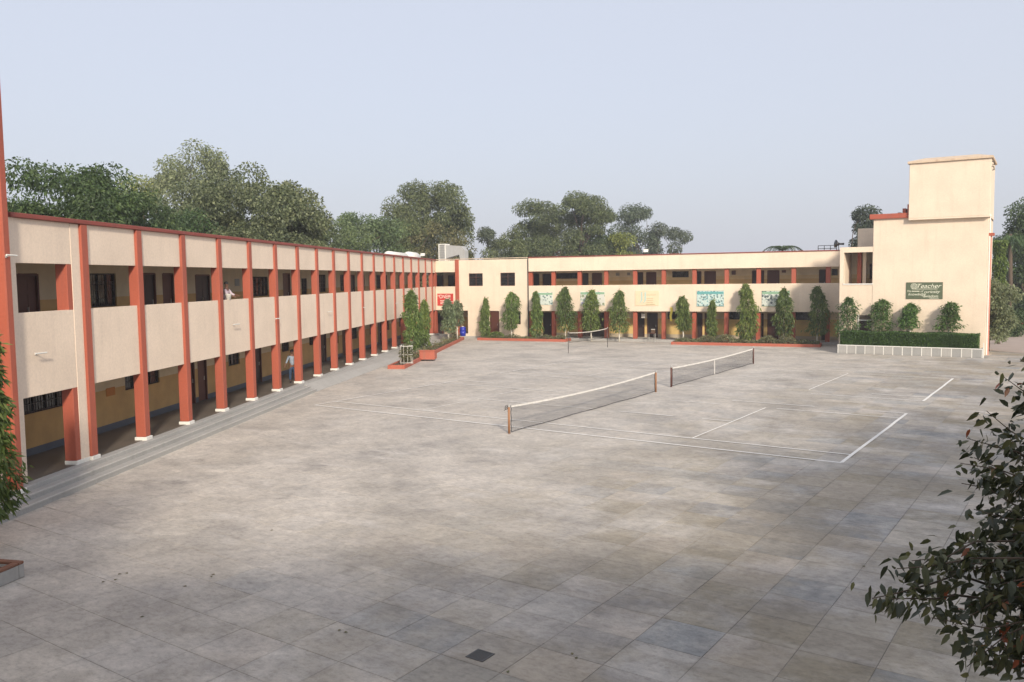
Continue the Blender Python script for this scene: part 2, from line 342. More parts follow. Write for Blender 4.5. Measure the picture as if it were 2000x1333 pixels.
for vb, k in ((0., 0), (15.0, 1)):
    e = 0.05*0
    zz = .004
    line(-11.885, vb, 11.885, vb, .11 if k == 0 else .09, zz, () if k == 0 else ((.2,.5),(.6,.8)))
    line(-11.885, vb+10.97, 11.885, vb+10.97, .085, zz, ((.1,.35),(.55,.7),(.86,.93)))
    line(-11.885, vb+1.37, 11.885, vb+1.37, .095, zz, () if k == 0 else ((.4,.9),))
    line(-11.885, vb+9.6, 11.885, vb+9.6, .075, zz, ((.3,.6),(.7,.8)))
    line(11.885, vb, 11.885, vb+10.97, .11, zz+.003, () if k == 0 else ((.85,1),))
    line(-11.885, vb, -11.885, vb+10.97, .085, zz+.003, ((.86,.93),))
    line(6.4, vb+1.37, 6.4, vb+9.6, .06, zz+.003); line(-6.4, vb+1.37, -6.4, vb+9.6, .06, zz+.003, ((.35,.75),))
    line(-6.4, vb+5.485, 6.4, vb+5.485, .075, zz+.006, ((.45,.55),(.8,.9)))
a = court.loc(ground(1185,670)); b = court.loc(ground(1345,678)); line(a[0], a[1], b[0], b[1], .16)

# ------------------------------------------------------------------ building parts
def door(parent, x0, x1, z0, z1, y, mat=None, leaves=1, handle=True):
    """door leaf set back in an opening of the wall whose face is at y"""
    d = box('door', mat or wood, parent, x0+.05, x1-.05, y+.07, y+.11, z0, z1-.05, .004)
    cx, cz = (x0+x1)/2, (z0+z1-.05)/2
    mb = MB(); t = .06
    mb.box(x0-.02-cx, x0+.05-cx, -.10, .06, z0-cz, z1-cz); mb.box(x1-.05-cx, x1+.02-cx, -.10, .06, z0-cz, z1-cz); mb.box(x0+.05-cx, x1-.05-cx, -.10, .06, z1-.05-cz, z1+.02-cz)
    mb.build('frame', wood, d)
    w = (x1-x0-.1)/leaves; mb = MB()
    for k in range(leaves):
        a = -(x1-x0-.1)/2 + k*w
        for zz0, zz1 in ((.12,.42),(.48,.72),(.77,.94)):
            h = z1-z0-.05; mb.box(a+.12*w, a+.88*w, -.03, -.018, -h/2+h*zz0, -h/2+h*zz1)
    mb.build('panel', mat or wood, d)
    if handle:
        mb = MB(); mb.box(w/2*(.7 if leaves == 1 else .12)-.012, w/2*(.7 if leaves == 1 else .12)+.012, -.06, -.02, -.15, .03); mb.build('handle', steel, d)
    return d
def window(parent, x0, x1, z0, z1, y, bars=True, frame=None, cols=3):
    """window set back in an opening: pane, frame, mullions and grille bars"""
    cx, cz = (x0+x1)/2, (z0+z1)/2; hx, hz = (x1-x0)/2, (z1-z0)/2
    w = box('window', glass, parent, x0, x1, y+.10, y+.12, z0, z1, 0)
    mb = MB(); f = .05
    mb.box(-hx,-hx+f,-.06,-.012,-hz,hz); mb.box(hx-f,hx,-.06,-.012,-hz,hz); mb.box(-hx+f,hx-f,-.06,-.012,hz-f,hz); mb.box(-hx+f,hx-f,-.06,-.012,-hz,-hz+f)
    for k in range(1, cols): xx = -hx+2*hx*k/cols; mb.box(xx-.02,xx+.02,-.055,-.012,-hz+f,hz-f)
    mb.box(-hx+f,hx-f,-.05,-.012,hz*.35-.015,hz*.35+.015)
    mb.build('frame', frame or wood, w)
    if bars:
        mb = MB(); nb = max(3, int(2*hx/.14))
        for k in range(nb): xx = -hx+f+(2*hx-2*f)*(k+.5)/nb; mb.box(xx-.006,xx+.006,-.075,-.063,-hz,hz)
        for k in range(1,4): zz = -hz+2*hz*k/4; mb.box(-hx,hx,-.079,-.067,zz-.008,zz+.008)
        mb.build('grille', darkmetal, w)
    return w
def stub_lamp(parent, x, z, y=0., L=.42):
    """small tube lamp on a bracket, standing out from the wall"""
    mb = MB(); mb.box(x-.025,x+.025,y-.02,y,z-.035,z+.035); mb.tube([(x,y-.02,z),(x+.02,y-.16,z+.02)],.014,6); b = mb.build('lamp_bracket', metal_grey, parent)
    mb = MB(); mb.tube([(x-L/2,y-.17,z+.03),(x+L/2,y-.17,z+.02)],.022,8); mb.build('lamp_tube', white, b)
    return b

nosing = paint('step_nosing_cement', (.50,.49,.46), (.3,.29,.27), .6, .85)
ZB, ZBB, ZBT, ZPB, ZT = .42, 2.74, 5.085, 6.44, 7.66
# ------------------------------------------------------------------ left wing
LF = Frame((-13.090, 25.882), math.pi/2-.0947); SP = 3.1436; XE = 58.6
wing = empty('school_wing', LF.world(0,0,0), LF.a, 'long two storey cream wing with many terracotta pillars on the left', 'building')
PW, PY0, PY1 = .34, -.085, .27
NP = 19
pillx = [SP*i for i in range(NP)]                       # pillar 1 stands at x = 0
for x in pillx:
    box('pillar', red, wing, x-PW/2, x+PW/2, PY0, PY1, ZB+.11, ZT, .02)
    box('pillar_base', white, wing, x-PW/2-.04, x+PW/2+.04, PY0-.05, PY1+.03, ZB-.02, ZB+.11, .01)
# twin pillar at the expansion joint next to pillar 1, faced in cream
box('pillar', red, wing, -.83, -.52, .004, PY1+.1, ZB+.11, 6.45, .015)
box('pillar_face', creamL, wing, -.60, -PW/2-.002, -.012, .02, ZB+.11, ZT-.012, .006)
box('pillar_base', white, wing, -.86, -.2, -.04, PY1+.1, ZB-.02, ZB+.11, .01)
X0 = LF.hit(43,764,0)[0]
bays = [(X0, -.60)] + [(pillx[i]+PW/2, pillx[i+1]-PW/2) for i in range(NP-1)] + [(pillx[-1]+PW/2, XE-.15)]
for a, b in bays:
    box('balcony_panel', creamL, wing, a, b, 0, .12, ZBB, ZBT, .008)
    box('parapet_panel', creamL, wing, a, b, 0, .12, ZPB, ZT, .008)
box('pillar_face', creamL, wing, X0-.22, X0+.02, -.013, .30, ZB, ZT, .006)
box('coping', coping_red, wing, X0-.2, XE, -.115, .34, ZT+.002, ZT+.13, .015)
# floors, steps, roof
box('plinth', concrete, wing, X0-3.2, XE, -.30, 2.5, -.05, ZB-.004, .015)
box('verandah_floor', floorm, wing, X0-.1, XE, .02, 2.5, ZB-.004, ZB+.004, 0)
for k, (ya, z) in enumerate(((-.62,.29),(-.96,.15))):
    box('step', concrete, wing, X0-3.2, 18.6, ya, -.3+.01 if k == 0 else -.62+.01, -.05, z, .02)
    box('step_nosing', nosing, wing, X0-3.2, 18.6, ya-.012, ya+.05, z-.035, z+.004, .006)
box('upper_floor', concrete, wing, X0-.1, XE, .124, 2.45, 3.90, 4.08, .01)
box('roof_slab', roofmat, wing, X0-.1, XE+3, .124, 9.2, 7.20, 7.36, .01)
box('rear_wall', cream, wing, X0-.1, XE+3, 9.0, 9.2, 0, 7.196, .01)
# inner wall with doors and windows read off the photograph
WY = 2.3
def spanL(p0, y0, p1, y1=None):
    x0, za = LF.hit(p0, y0, WY); x1, zb = LF.hit(p1, y1 if y1 else y0, WY); return x0, x1, za, zb
holes = []; items = []
def add_door(x0, x1, z0, h=2.1, mat=None, leaves=1): holes.append((x0,x1,z0,z0+h)); items.append(('d',x0,x1,z0,z0+h,mat,leaves))
def add_win(x0, x1, z0, z1, cols=3): holes.append((x0,x1,z0,z1)); items.append(('w',x0,x1,z0,z1,None,cols))
UF, GF = 4.085, ZB+.006
x0, x1, _, zt = spanL(33, 540, 74); add_door(x0, x1, UF, 2.1, wood, 2)
x0, x1, zt, _ = spanL(176, 539, 226); add_win(x0, x1, 5.0, 6.22)
x0, x1, *_ = spanL(279, 560, 304); add_door(x0, x1, UF, 2.15, darkwood)
x0, x1, *_ = spanL(318, 560, 339); add_door(x0, x1, UF, 2.15, wood)
x0, x1, *_ = spanL(382, 560, 410); add_door(x0, x1, UF, 2.1, darkwood, 2)
x0, x1, *_ = spanL(494, 560, 524); add_win(x0, x1, 5.05, 6.1, 4)
x0, x1, *_ = spanL(553, 560, 567); add_door(x0, x1, UF, 2.2, wood)
x0, x1, *_ = spanL(589, 560, 600); add_win(x0, x1, 5.0, 6.0, 2)
x0, x1, *_ = spanL(45, 790, 137, 770); add_win(x0, x1, 1.75, 2.95, 4)
x0, x1, *_ = spanL(245, 765, 312, 750); add_win(x0, x1, 1.75, 2.95, 4)
x0, x1, *_ = spanL(371, 760, 381, 760); add_door(x0, x1, GF, 2.2, wood)
x0, x1, *_ = spanL(388, 760, 405, 760); add_door(x0, x1, GF, 2.2, wood)
x0, x1, *_ = spanL(446, 700, 468, 700); add_win(x0, x1, 1.7, 2.95, 3)
x0, x1, *_ = spanL(496, 720, 511, 720); add_door(x0, x1, GF, 2.2, darkwood)
x0, x1, *_ = spanL(551, 680, 565, 680); add_win(x0, x1, 1.75, 2.95, 3)
x0, x1, *_ = spanL(605, 690, 615, 690); add_win(x0, x1, 1.75, 2.95, 2)
last = max(i[2] for i in items)
x = last+1.2; k = 0
while x < XE-4.4:
    for z, kk in ((UF, k), (GF, k+1)):
        if kk % 2: add_door(x, x+1.15, z, 2.15, wood if k % 3 else darkwood)
        else: add_win(x-.1, x+1.5, z+1.0, z+2.15, 3)
    x += 2.35 + .5*random.random(); k += 1
holed_wall('classroom_wall', dadoL, wing, X0-.1, XE+3, 0, 7.2, WY, WY+.2, holes)
for t, x0, x1, z0, z1, mt, c in items:
    if t == 'd': door(wing, x0, x1, z0, z1, WY, mt, c)
    else: window(wing, x0, x1, z0, z1, WY, True, darkwood, c)
# wall notices and tube lamps
x0, x1, z0, z1 = spanL(458, 545, 467, 559); box('notice_board', greypanel, wing, x0, x1, WY-.03, WY-.002, z1, z0, .005)
x0, x1, z0, z1 = spanL(207, 772, 225, 782); box('notice_board', paint('orange_notice', (.5,.2,.05), (.3,.15,.05), .5), wing, x0, x1, WY-.02, WY-.002, 1.7, 2.0, .004)
for px, py in ((62,692),(448,635),(633,610),(700,601.5)):
    xx, zz = LF.hit(px+7, py, 0); stub_lamp(wing, xx, zz, 0, .5 if px < 100 else .62)
for px, py in ((537,623.5),(772,593)):
    xx, zz = LF.hit(px, py, PY0); stub_lamp(wing, xx, zz, PY0, .6)
# flush concrete apron that rises to the plinth past the end of the steps
mb = MB(); A = [(18.6,-.3,.33),(XE+1,-.3,.33),(XE+1,-2.6,0.004),(18.6,-1.4,.0)]
mb.v = [(18.61,-.301,.36),(XE-2,-.301,.36),(XE-2,-2.4,.004),(18.61,-.97,.004),(18.61,-.301,-.05),(XE-2,-.301,-.05),(XE-2,-2.4,-.05),(18.61,-.97,-.05)]
mb.f = [(0,3,2,1),(0,4,7,3),(3,7,6,2),(1,2,6,5)]
tag(mb.build('apron', concrete, None, LF.world(0,0,0), LF.a), kind='structure')

# taller block nearest the camera on the left, one pillar of it in view
tb = empty('tall_block', LF.world(-SP,0,0), LF.a, 'three storey cream block with a tall terracotta pillar at the left picture edge', 'building')
tpx = [LF.hit(15.5,764,-.30)[0]+SP, LF.hit(36.5,764,-.30)[0]+SP]
box('pillar', red, tb, tpx[0]+.15, tpx[1], -.30, .30, .3, 13.5, .03)
box('pillar_base', white, tb, tpx[0]+.1, tpx[1]+.05, -.36, .34, .27, .42, .02)
box('wall', creamL, tb, -12.6, tpx[0]+.148, 0, .25, .42, 13.4, .02)
box('wall', creamL, tb, tpx[0], tpx[1]-.1, .302, 9.0, 7.8, 13.4, .02)
box('roof_slab', roofmat, tb, -12.6, tpx[0]-.004, .3, 9.0, 13.2, 13.396, .02)
box('pillar', red, tb, -5.2, -4.7, -.25, -.002, .42, 13.4, .03)
stub_lamp(tb, tpx[1]-.2, LF.hit(8,501,-.3)[1], -.30, .4)
# building the photographer stands in (behind the camera; its shadow crosses the yard)
rb = empty('rear_block', (0,-2.2,0), 0, 'cream school block standing behind the viewpoint', 'building')
rh = []
for k in range(13):
    for z in (1.2, 5.2): rh.append((-17+k*4.4, -15.2+k*4.4, z, z+1.6))
holed_wall('wall', cream, rb, -18.5, 40, -.05, 9.7, -.3, 0, rh)
box('shade_mass', cream, rb, -12.5, -3.5, -5, -.302, 9.6, 13.2, .03)  # unseen mass added so the block's shadow reaches further on the left
for h in rh: window(rb, h[0], h[1], h[2], h[3], -.30, False, wood, 2)
box('roof_slab', roofmat, rb, -18.5, 40, -10, -.31, 9.0, 9.2, .02); box('coping', coping_red, rb, -18.6, 40.1, -.4, .1, 9.702, 9.85, .02); box('rear_wall', cream, rb, -18.5, 40, -10.2, -10.002, -.05, 9.2, .02)

# ------------------------------------------------------------------ back: corner block + verandah wing
BF = Frame((-7.7, 84.2), R(-23.5))
xa = BF.hit(1031.5, 550)[0]; xb = BF.hit(1640, 530)[0]
# corner block
cb = empty('corner_block', BF.world(0,0,0), BF.a, 'plain cream corner block with two small upper windows and a red sign', 'building')
p0 = BF.hit(847.5,560)[0]; p1 = BF.hit(893.5,560)[0]
for p in (p0, p1): box('pillar', red, cb, p-.19, p+.19, -.12, .3, .2, ZT+.05, .02)
holes = []; wins = []
def cw(pa, pb, ya, yb, kind):
    x0, zt = BF.hit(pa, ya); x1, zb = BF.hit(pb, yb); holes.append((x0, x1, zb, zt)); wins.append((kind, x0, x1, zb, zt))
cw(915.5,943,534.5,559,'w'); cw(977,1006,533.3,558.7,'w'); cw(957,975,608,652,'d'); cw(990,1017,608,634,'w'); cw(897.6,914.5,607,652,'o')
holes = [(a,b,max(c,.22) if c < .9 else c,d) for a,b,c,d in holes]
holed_wall('wall', cream, cb, p1+.19, xa-.03, 0, ZT-.02, 0, .25, holes)
for k, x0, x1, zb, zt in wins:
    if k == 'w': window(cb, x0, x1, zb, zt, 0, True, wood, 2)
    elif k == 'd': door(cb, x0, x1, .22, zt, 0, wood, 1)
box('parapet_panel', cream, cb, p0+.19, p1-.19, 0, .15, ZPB+.05, ZT-.02, .01); box('balcony_panel', cream, cb, p0+.19, p1-.19, 0, .15, ZBB, ZBT, .01)
box('upper_floor', white, cb, p0, p1, .154, 3, 3.9, 4.08, .01); box('plinth', concrete, cb, p0-.3, xa, -.3, 3, -.05, .2, .01)
box('roof_slab', roofmat, cb, p0-.3, xa-.03, .254, 9, ZT-.35, ZT-.2, .01); box('coping', paint('pale_coping', (.62,.5,.38), (.4,.3,.22), .6), cb, p0-.25, xa-.04, -.06, .32, ZT+.06, ZT+.13, .01)
box('inner_wall', dadoB, cb, p0-.3, xa-.03, 2.6, 2.8, .2, ZT-.36, 0)
for pa, pb, z0 in ((854,866,4.085),(877,888,4.085),(855,864,.21)):
    x0 = BF.hit(pa,545,2.6)[0]; x1 = BF.hit(pb,545,2.6)[0]; door(cb, x0, x1, z0, z0+2.1, 2.42, darkwood, 1)
box('drain_pipe', darkmetal, cb, xa-.025, xa+.05, -.10, -.02, .2, ZT-.05, .01)
# verandah wing
vw = empty('verandah_wing', BF.world(0,0,0), BF.a, 'two storey cream verandah wing with posters along its balcony at the far end', 'building')
box('parapet_panel', cream, vw, xa+.06, xb, -.05, .15, ZPB-.02, ZT+.05, .012); box('balcony_panel', cream, vw, xa+.06, xb, -.05, .15, ZBB-.05, ZBT, .012)
box('coping', coping_red, vw, xa+.06, xb, -.12, .25, ZT+.052, ZT+.13, .01)
box('upper_floor', white, vw, xa+.06, xb+3, .152, 2.5, 3.9, 4.08, .01); box('roof_slab', roofmat, vw, xa, xb+3, .152, 9, 7.26, 7.36, .01); box('ceiling', white, vw, xa, xb+3, .152, 2.29, 7.2, 7.258, 0)
box('plinth', concrete, vw, xa+.004, xb+3, -.35, 2.6, -.05, .2, .02)
pv = [1036, 1080.5, 1131.5, 1183.5, 1240, 1296, 1356, 1419, 1481.5, 1550, 1617.5]
pvx = [BF.hit(p, 545, .2)[0] for p in pv]
for x in pvx:
    box('pillar', red, vw, x-.18, x+.18, .16, .5, .2, 3.898, .02); box('pillar', red, vw, x-.18, x+.18, .16, .5, 4.082, 7.198, .02)
holes = []; items = []
def vspan(a, b, y=540): return BF.hit(a, y, WY)[0], BF.hit(b, y, WY)[0]
U, G = 4.085, .206
for a, b, mt in ((1040,1053,darkwood),(1060,1076.5,darkwood),(1137,1149,darkwood),(1156.5,1175.5,wood),(1244,1256,darkwood),(1262.5,1281.5,wood),(1361,1369.5,darkwood),(1376,1398,wood),(1469,1492,darkwood),(1499,1522,wood),(1600,1613,darkwood)):
    x0, x1 = vspan(a, b); add_door(x0, x1, U, 2.12, mt)
for a, b, mt in ((1060,1077,darkwood),(1137,1180,darkwood),(1245,1258.5,darkwood),(1264,1284.5,darkwood),(1362,1372,darkwood),(1377,1396,wood),(1488,1492,darkwood),(1500,1521,wood),(1606,1618,darkwood)):
    x0, x1 = vspan(a, b); add_door(x0, x1, G, 2.25, mt)
for a, b in ((1086,1128),(1313,1345),(1624,1636)): x0, x1 = vspan(a, b); add_win(x0, x1, 5.7, 6.25, 4)
for a, b in ((1095,1120),(1304,1345),(1424,1462),(1548,1590)): x0, x1 = vspan(a, b, 620); add_win(x0, x1, 1.9, 2.6, 4)
holed_wall('classroom_wall', dadoB, vw, xa, xb+3, 0, 7.2, WY, WY+.2, holes)
for t, x0, x1, z0, z1, mt, c in items:
    if t == 'd': door(vw, x0, x1, z0, z1, WY, mt, c)
    else: window(vw, x0, x1, z0, z1, WY, True, darkwood, c)
for a, b, ya, yb in ((1203,1210,533,539),(1225,1231,533,538),(1429,1437,529,537),(1527,1535,528,533)):
    x0, z1 = BF.hit(a, ya, WY); x1, z0 = BF.hit(b, yb, WY); box('notice_board', greypanel if a < 1400 else wood, vw, x0, x1, WY-.03, WY-.002, z0, z1, .004)
x0, z1 = BF.hit(1248,610,.1); x1, z0 = BF.hit(1255.5,618,.1); box('door_sign', white, vw, x0, x1, .9, .93, 2.05, 2.45, .004)
rear = box('rear_wall', cream, vw, xa, xb+3, 9.0, 9.2, 0, 7.4, .01)

# ------------------------------------------------------------------ tower block on the right
TF = Frame((26.3, 63.2), R(-32.5)); TF.o = TF.o + TF.X*TF.hit(1640, 540)[0]
tw = empty('tower_block', TF.world(0,0,0), TF.a, 'cream stair tower with an overhanging water tank box on its roof', 'building')
xl = TF.hit(1705,500)[0]; xr = TF.hit(1929,520)[0]; zlow = TF.hit(1672,483)[1]; zmain = TF.hit(1740,427)[1]
x_o0, zo1 = TF.hit(1648.5,494); x_o1, zo0 = TF.hit(1704.3,554)
g0, gz = TF.hit(1677,616); g1 = TF.hit(1703,616)[0]
DEP = 5.2
holed_wall('wall', cream, tw, 0, xl, -.05, zlow, 0, .3, [(x_o0, xl-.02, zo0, zo1), (g0, g1, .02, gz)])
box('wall', cream, tw, xl, xr, -.03, .3, -.05, zmain, .02)
box('side_wall', cream, tw, xr-.3, xr-.002, .3, DEP, -.05, zmain, .02); box('side_wall', cream, tw, xl+.002, xl+.3, .3, DEP, zlow-.4, zmain, .02)
box('side_wall', cream, tw, .002, .3, .3, 4.2, -.05, zo0, .02); box('side_wall', cream, tw, .002, .3, .3, 4.2, zo1, zlow-.002, .02)
box('side_wall', cream, tw, .004, .3, .302, 4.2, zo0+.002, zo1-.002, 0)
box('rear_wall', cream, tw, .3, xr-.3, DEP, DEP+.2, -.05, zmain-.4, .02)
box('roof_slab', roofmat, tw, .004, xl+.3, .3, DEP, zlow-.35, zlow-.2, .01); box('roof_slab', roofmat, tw, xl, xr-.002, .3, DEP+.2, zmain-.3, zmain-.1, .01)
box('floor_slab', concrete, tw, .3, xl, .3, DEP, zo0-.6, zo0-.4, .01)
box('opening_frame', white, tw, x_o0-.04, x_o1+.02, -.05, .02, zo0-.1, zo0, .01); 
box('inner_wall', dadoB, tw, .3, xl+.3, 3.0, 3.2, zo0-.4, zlow-.36, 0); box('inner_pillar', red, tw, xl*.38, xl*.38+.3, 2.0, 2.3, zo0-.4, zlow-.36, .01); box('inner_pillar', cream, tw, xl*.58, xl*.58+.25, 1.6, 1.9, zo0-.4, zlow-.36, .01)
window(tw, xl*.7, xl*.98, zo0+.3, zo0+1.5, 2.85, True, wood, 2)
# iron gate under a white lintel
gt = box('gate', darkmetal, tw, g0+.05, g1-.05, .16, .18, .03, gz-.42, 0)
mb = MB(); gw = (g1-g0)/2; gh = (gz-.42)/2
for k in range(9): xx = -gw+.1+(2*gw-.2)*k/8; mb.box(xx-.012,xx+.012,-.05,-.012,-gh,gh)
mb.build('gate_bar', wood, gt)
box('gate_frame', white, tw, g0-.06, g0+.02, -.06, .1, .02, gz+.05, .01); box('gate_frame', white, tw, g0+.021, g1, -.06, .1, gz-.42, gz-.34, .01)
# coping + roof details
tx0 = TF.hit(1776.5,400)[0]; tx1, zt0 = TF.hit(1927,423); tz1 = TF.hit(1776,322)[1]; tz0 = TF.hit(1800,428.5)[1]
box('coping', red, tw, xl-.25, tx0-.02, -.22, .3, zmain-.02, zmain+.34, .02)
txr = TF.hit(1934.5,380,-.45)[0]
tk = box('water_tank_box', cream, tw, tx0, txr, -.40, 4.3, tz0+.05, tz1, .02)
box('tank_slab', cream, tw, tx0+.004, txr+.02, -.42, 4.34, tz0-.06, tz0+.048, .01)
cx, cy, cz = tk.location
mb = MB(); hx, hy = (txr-tx0)/2+.12, (4.7)/2+.14; zt = tz1-cz
mb.v = [(-hx,-hy,zt+.002),(hx,-hy,zt+.002),(hx,hy,zt+.002),(-hx,hy,zt+.002),(-hx,-hy,zt+.15),(hx,-hy,zt+.15),(hx,hy,zt+.15),(-hx,hy,zt+.15),(-hx+1,-hy+1,zt+.42),(hx-1,-hy+1,zt+.42),(hx-1,hy-1,zt+.42),(-hx+1,hy-1,zt+.42)]
mb.f = [(0,3,2,1),(0,1,5,4),(1,2,6,5),(2,3,7,6),(3,0,4,7),(4,5,9,8),(5,6,10,9),(6,7,11,10),(7,4,8,11),(8,9,10,11)]
mb.build('tank_lid', paint('tank_lid_paint', (.66,.52,.38), (.35,.2,.14), .7), tk)
mb = MB(); e = (txr-tx0)/2
for zz in (.55,.2): mb.tube([(e,-1.9,zt-.75+zz),(e+.12,-1.85,zt-.75+zz),(e+.12,-1.2,zt-.9+zz),(e+.02,-1.15,zt-.92+zz)],.03,6)
mb.build('tank_rung', darkmetal, tk)
for k in range(3): box('roof_stair', kerb_red, tw, tx0-.22-.32*k, tx0-.004-.32*k, .6, 1.6, zmain-.1, zmain+1.0-.28*k, .01)
mb = MB()
for px_, r_ in ((1933.5,.09),):
    xx = TF.hit(px_,500,.3)[0]; mb.tube([(xx,.4,zmain-1.4),(xx,.4,.0)], r_, 10)
mb.build('drain_pipe', pinkp, tw)
mb = MB(); mb.box(xr-.001,xr+.34,.2,.75,zmain-1.5,zmain-1.3); mb.build('pipe_ledge', red, tw)
mb = MB(); mb.tube([(xr+.06,.25,zmain),(xr+.06,.25,0)],.05,8); mb.build('drain_pipe', white, tw)
# white framed planter with hedge in front of the tower
pf = [TF.loc(ground(*q)) for q in ((1636,690),(1918,699.5))]; PYF = (pf[0][1]+pf[1][1])/2; px0, px1 = pf[0][0], pf[1][0]
ph = .62
pl = empty('hedge_planter', TF.world(px0,PYF,0), TF.a, 'long low grey planter with white uprights before the tower', 'planter')
L = px1-px0; npan = 15
box('wall', greypanel, pl, 0, L, .012, .14, -.03, ph-.06, .008); box('wall', greypanel, pl, 0, .14, .141, 1.9, -.03, ph-.06, .008); box('wall', greypanel, pl, L-.14, L, .141, 1.9, -.03, ph-.06, .008)
for k in range(npan):
    a = L*k/npan; tone = random.choice((greypanel, greypanel, concrete)); box('panel', tone, pl, a+.05, a+L/npan-.02, .0, .011, .03, ph-.07, .003)
for k in range(npan+1): a = L*k/npan; box('upright', white, pl, a-.02, a+.035, -.018, .01, -.02, ph-.062, .003)
box('rim', white, pl, -.05, L+.05, -.03, .17, ph-.058, ph, .008); box('rim', white, pl, -.05, .17, .171, 1.95, ph-.058, ph-.002, .008); box('soil', soil, pl, .141, L-.141, .141, 1.9, 0, ph-.12, .01)
box('end_post', white, pl, L+.051, L+.11, -.04, .02, -.02, ph+.42, .004)

# ------------------------------------------------------------------ foliage builders
def unit(v): return v/np.maximum(np.linalg.norm(v, axis=-1, keepdims=True), 1e-9)
def leaves(name, mat, P, D, L, W, parent=None, droop=.25, fine=False, loc=(0,0,0)):
    """one mesh of many separate leaves: P base points, D directions"""
    n = len(P); D = unit(D); S = unit(np.cross(D, unit(rng.normal(size=(n,3))))); N = np.cross(S, D)
    L = np.broadcast_to(L, n)[:,None]; W = np.broadcast_to(W, n)[:,None]
    dz = np.zeros((n,3)); dz[:,2] = -1
    if not fine:
        mid = P + D*L*.45; V = np.stack([P, mid+S*W/2+N*W*.18, P+D*L+dz*L*droop, mid-S*W/2+N*W*.18], 1)
        F = np.array([[0,1,2],[0,2,3]]); k = 4
    else:
        a = P + D*L*.28; b = P + D*L*.62 + dz*L*droop*.35
        V = np.stack([P, a+S*W*.46+N*W*.12, b+S*W*.42+N*W*.12, P+D*L+dz*L*droop, b-S*W*.42+N*W*.12, a-S*W*.46+N*W*.12, a, b], 1)
        F = np.array([[0,1,6],[0,6,5],[1,2,7],[1,7,6],[6,7,5],[5,7,4],[2,3,7],[7,3,4]]); k = 8
    V = V.reshape(-1,3); F = (F[None] + (np.arange(n)*k)[:,None,None]).reshape(-1,3)
    me = bpy.data.meshes.new(name); me.vertices.add(len(V)); me.vertices.foreach_set('co', V.astype(np.float32).ravel())
    me.loops.add(F.size); me.loops.foreach_set('vertex_index', F.astype(np.int32).ravel())
    me.polygons.add(len(F)); me.polygons.foreach_set('loop_start', np.arange(0, F.size, 3, dtype=np.int32)); me.polygons.foreach_set('loop_total', np.full(len(F), 3, np.int32))
    me.materials.append(mat); me.update(calc_edges=True)
    return link(name, me, parent, loc)
def ball(n, inner=.45):
    v = unit(rng.normal(size=(n,3))); return v*(inner + (1-inner)*rng.random((n,1))**.6)
def limb(mb, a, b, r0, r1, bend=.12, n=6, seg=5):
    a, b = np.array(a, float), np.array(b, float); L = np.linalg.norm(b-a); off = rng.normal(size=3)*L*bend; pts = []
    for k in range(seg+1): t = k/seg; pts.append(a+(b-a)*t + off*math.sin(math.pi*t) + rng.normal(size=3)*L*.012)
    mb.tube(pts, [r0+(r1-r0)*k/seg for k in range(seg+1)], n); return pts
def tree(name, label, base, height, rx, rz, crown_z, mat, nclump, nleaf, leaf, clump_r, cat='tree', group=None, squash=.8, droopdir=.35, trunk_r=.3, ry=None, bare=0, bark=None, shape=None, flat=0., wl=.5):
    """tapered trunk, forked limbs, crown of leaf clumps; sizes in metres, crown centre at crown_z"""
    t = empty(name, base, 0, label, cat, group); ry = ry or rx
    C = ball(nclump, .25 if shape is None else shape); C[:,2] = np.where(C[:,2] < 0, C[:,2]*.85, C[:,2])
    C = np.sign(C)*np.abs(C)**.8; C /= np.sort(np.abs(C),0)[-3]; C[:,2] /= np.sort(C[:,2])[-3]; C = np.clip(C,-1.03,1.03)
    C = C*np.array([rx-clump_r*.55, ry-clump_r*.55, rz-clump_r*.45]) + np.array([0,0,crown_z]) + rng.normal(size=(nclump,3))*clump_r*.15
    mb = MB(); fork = max(crown_z-rz*.75, height*.22)
    top = limb(mb, (0,0,-.1), (rng.normal()*.25, rng.normal()*.25, fork), trunk_r, trunk_r*.72, .04, 9)[-1]
    idx = rng.permutation(nclump)[:min(nclump, 14+bare)]; hubs = []
    for k in range(5):
        a = 2*math.pi*k/5+rng.random(); h = top + np.array([math.cos(a)*rx*.4, math.sin(a)*ry*.4, (crown_z-fork)*rng.uniform(.55,1.05)]); limb(mb, top, h, trunk_r*.55, trunk_r*.3, .1, 7); hubs.append(h)
    for i in idx:
        h = min(hubs, key=lambda q: np.linalg.norm(q-C[i])); limb(mb, h, C[i], trunk_r*.26, trunk_r*.07, .1, 5)
    mb.build('trunk', bark or barkm, t, smooth=True)
    per = nleaf//nclump; P = []; D = []
    for c in C:
        r = clump_r*rng.uniform(.7,1.3); u = ball(per, .35); q = u*r*np.array([1,1,squash]); P.append(c+q); D.append(u*.9 + rng.normal(size=(per,3))*.6 + np.array([0,0,-droopdir]))
    P = np.concatenate(P); D = np.concatenate(D); D[:,2] *= (1-flat); n = len(P)
    Ls = leaf*rng.uniform(.65,1.35,n); leaves('crown', mat, P, D, Ls, Ls*wl, t)
    return t
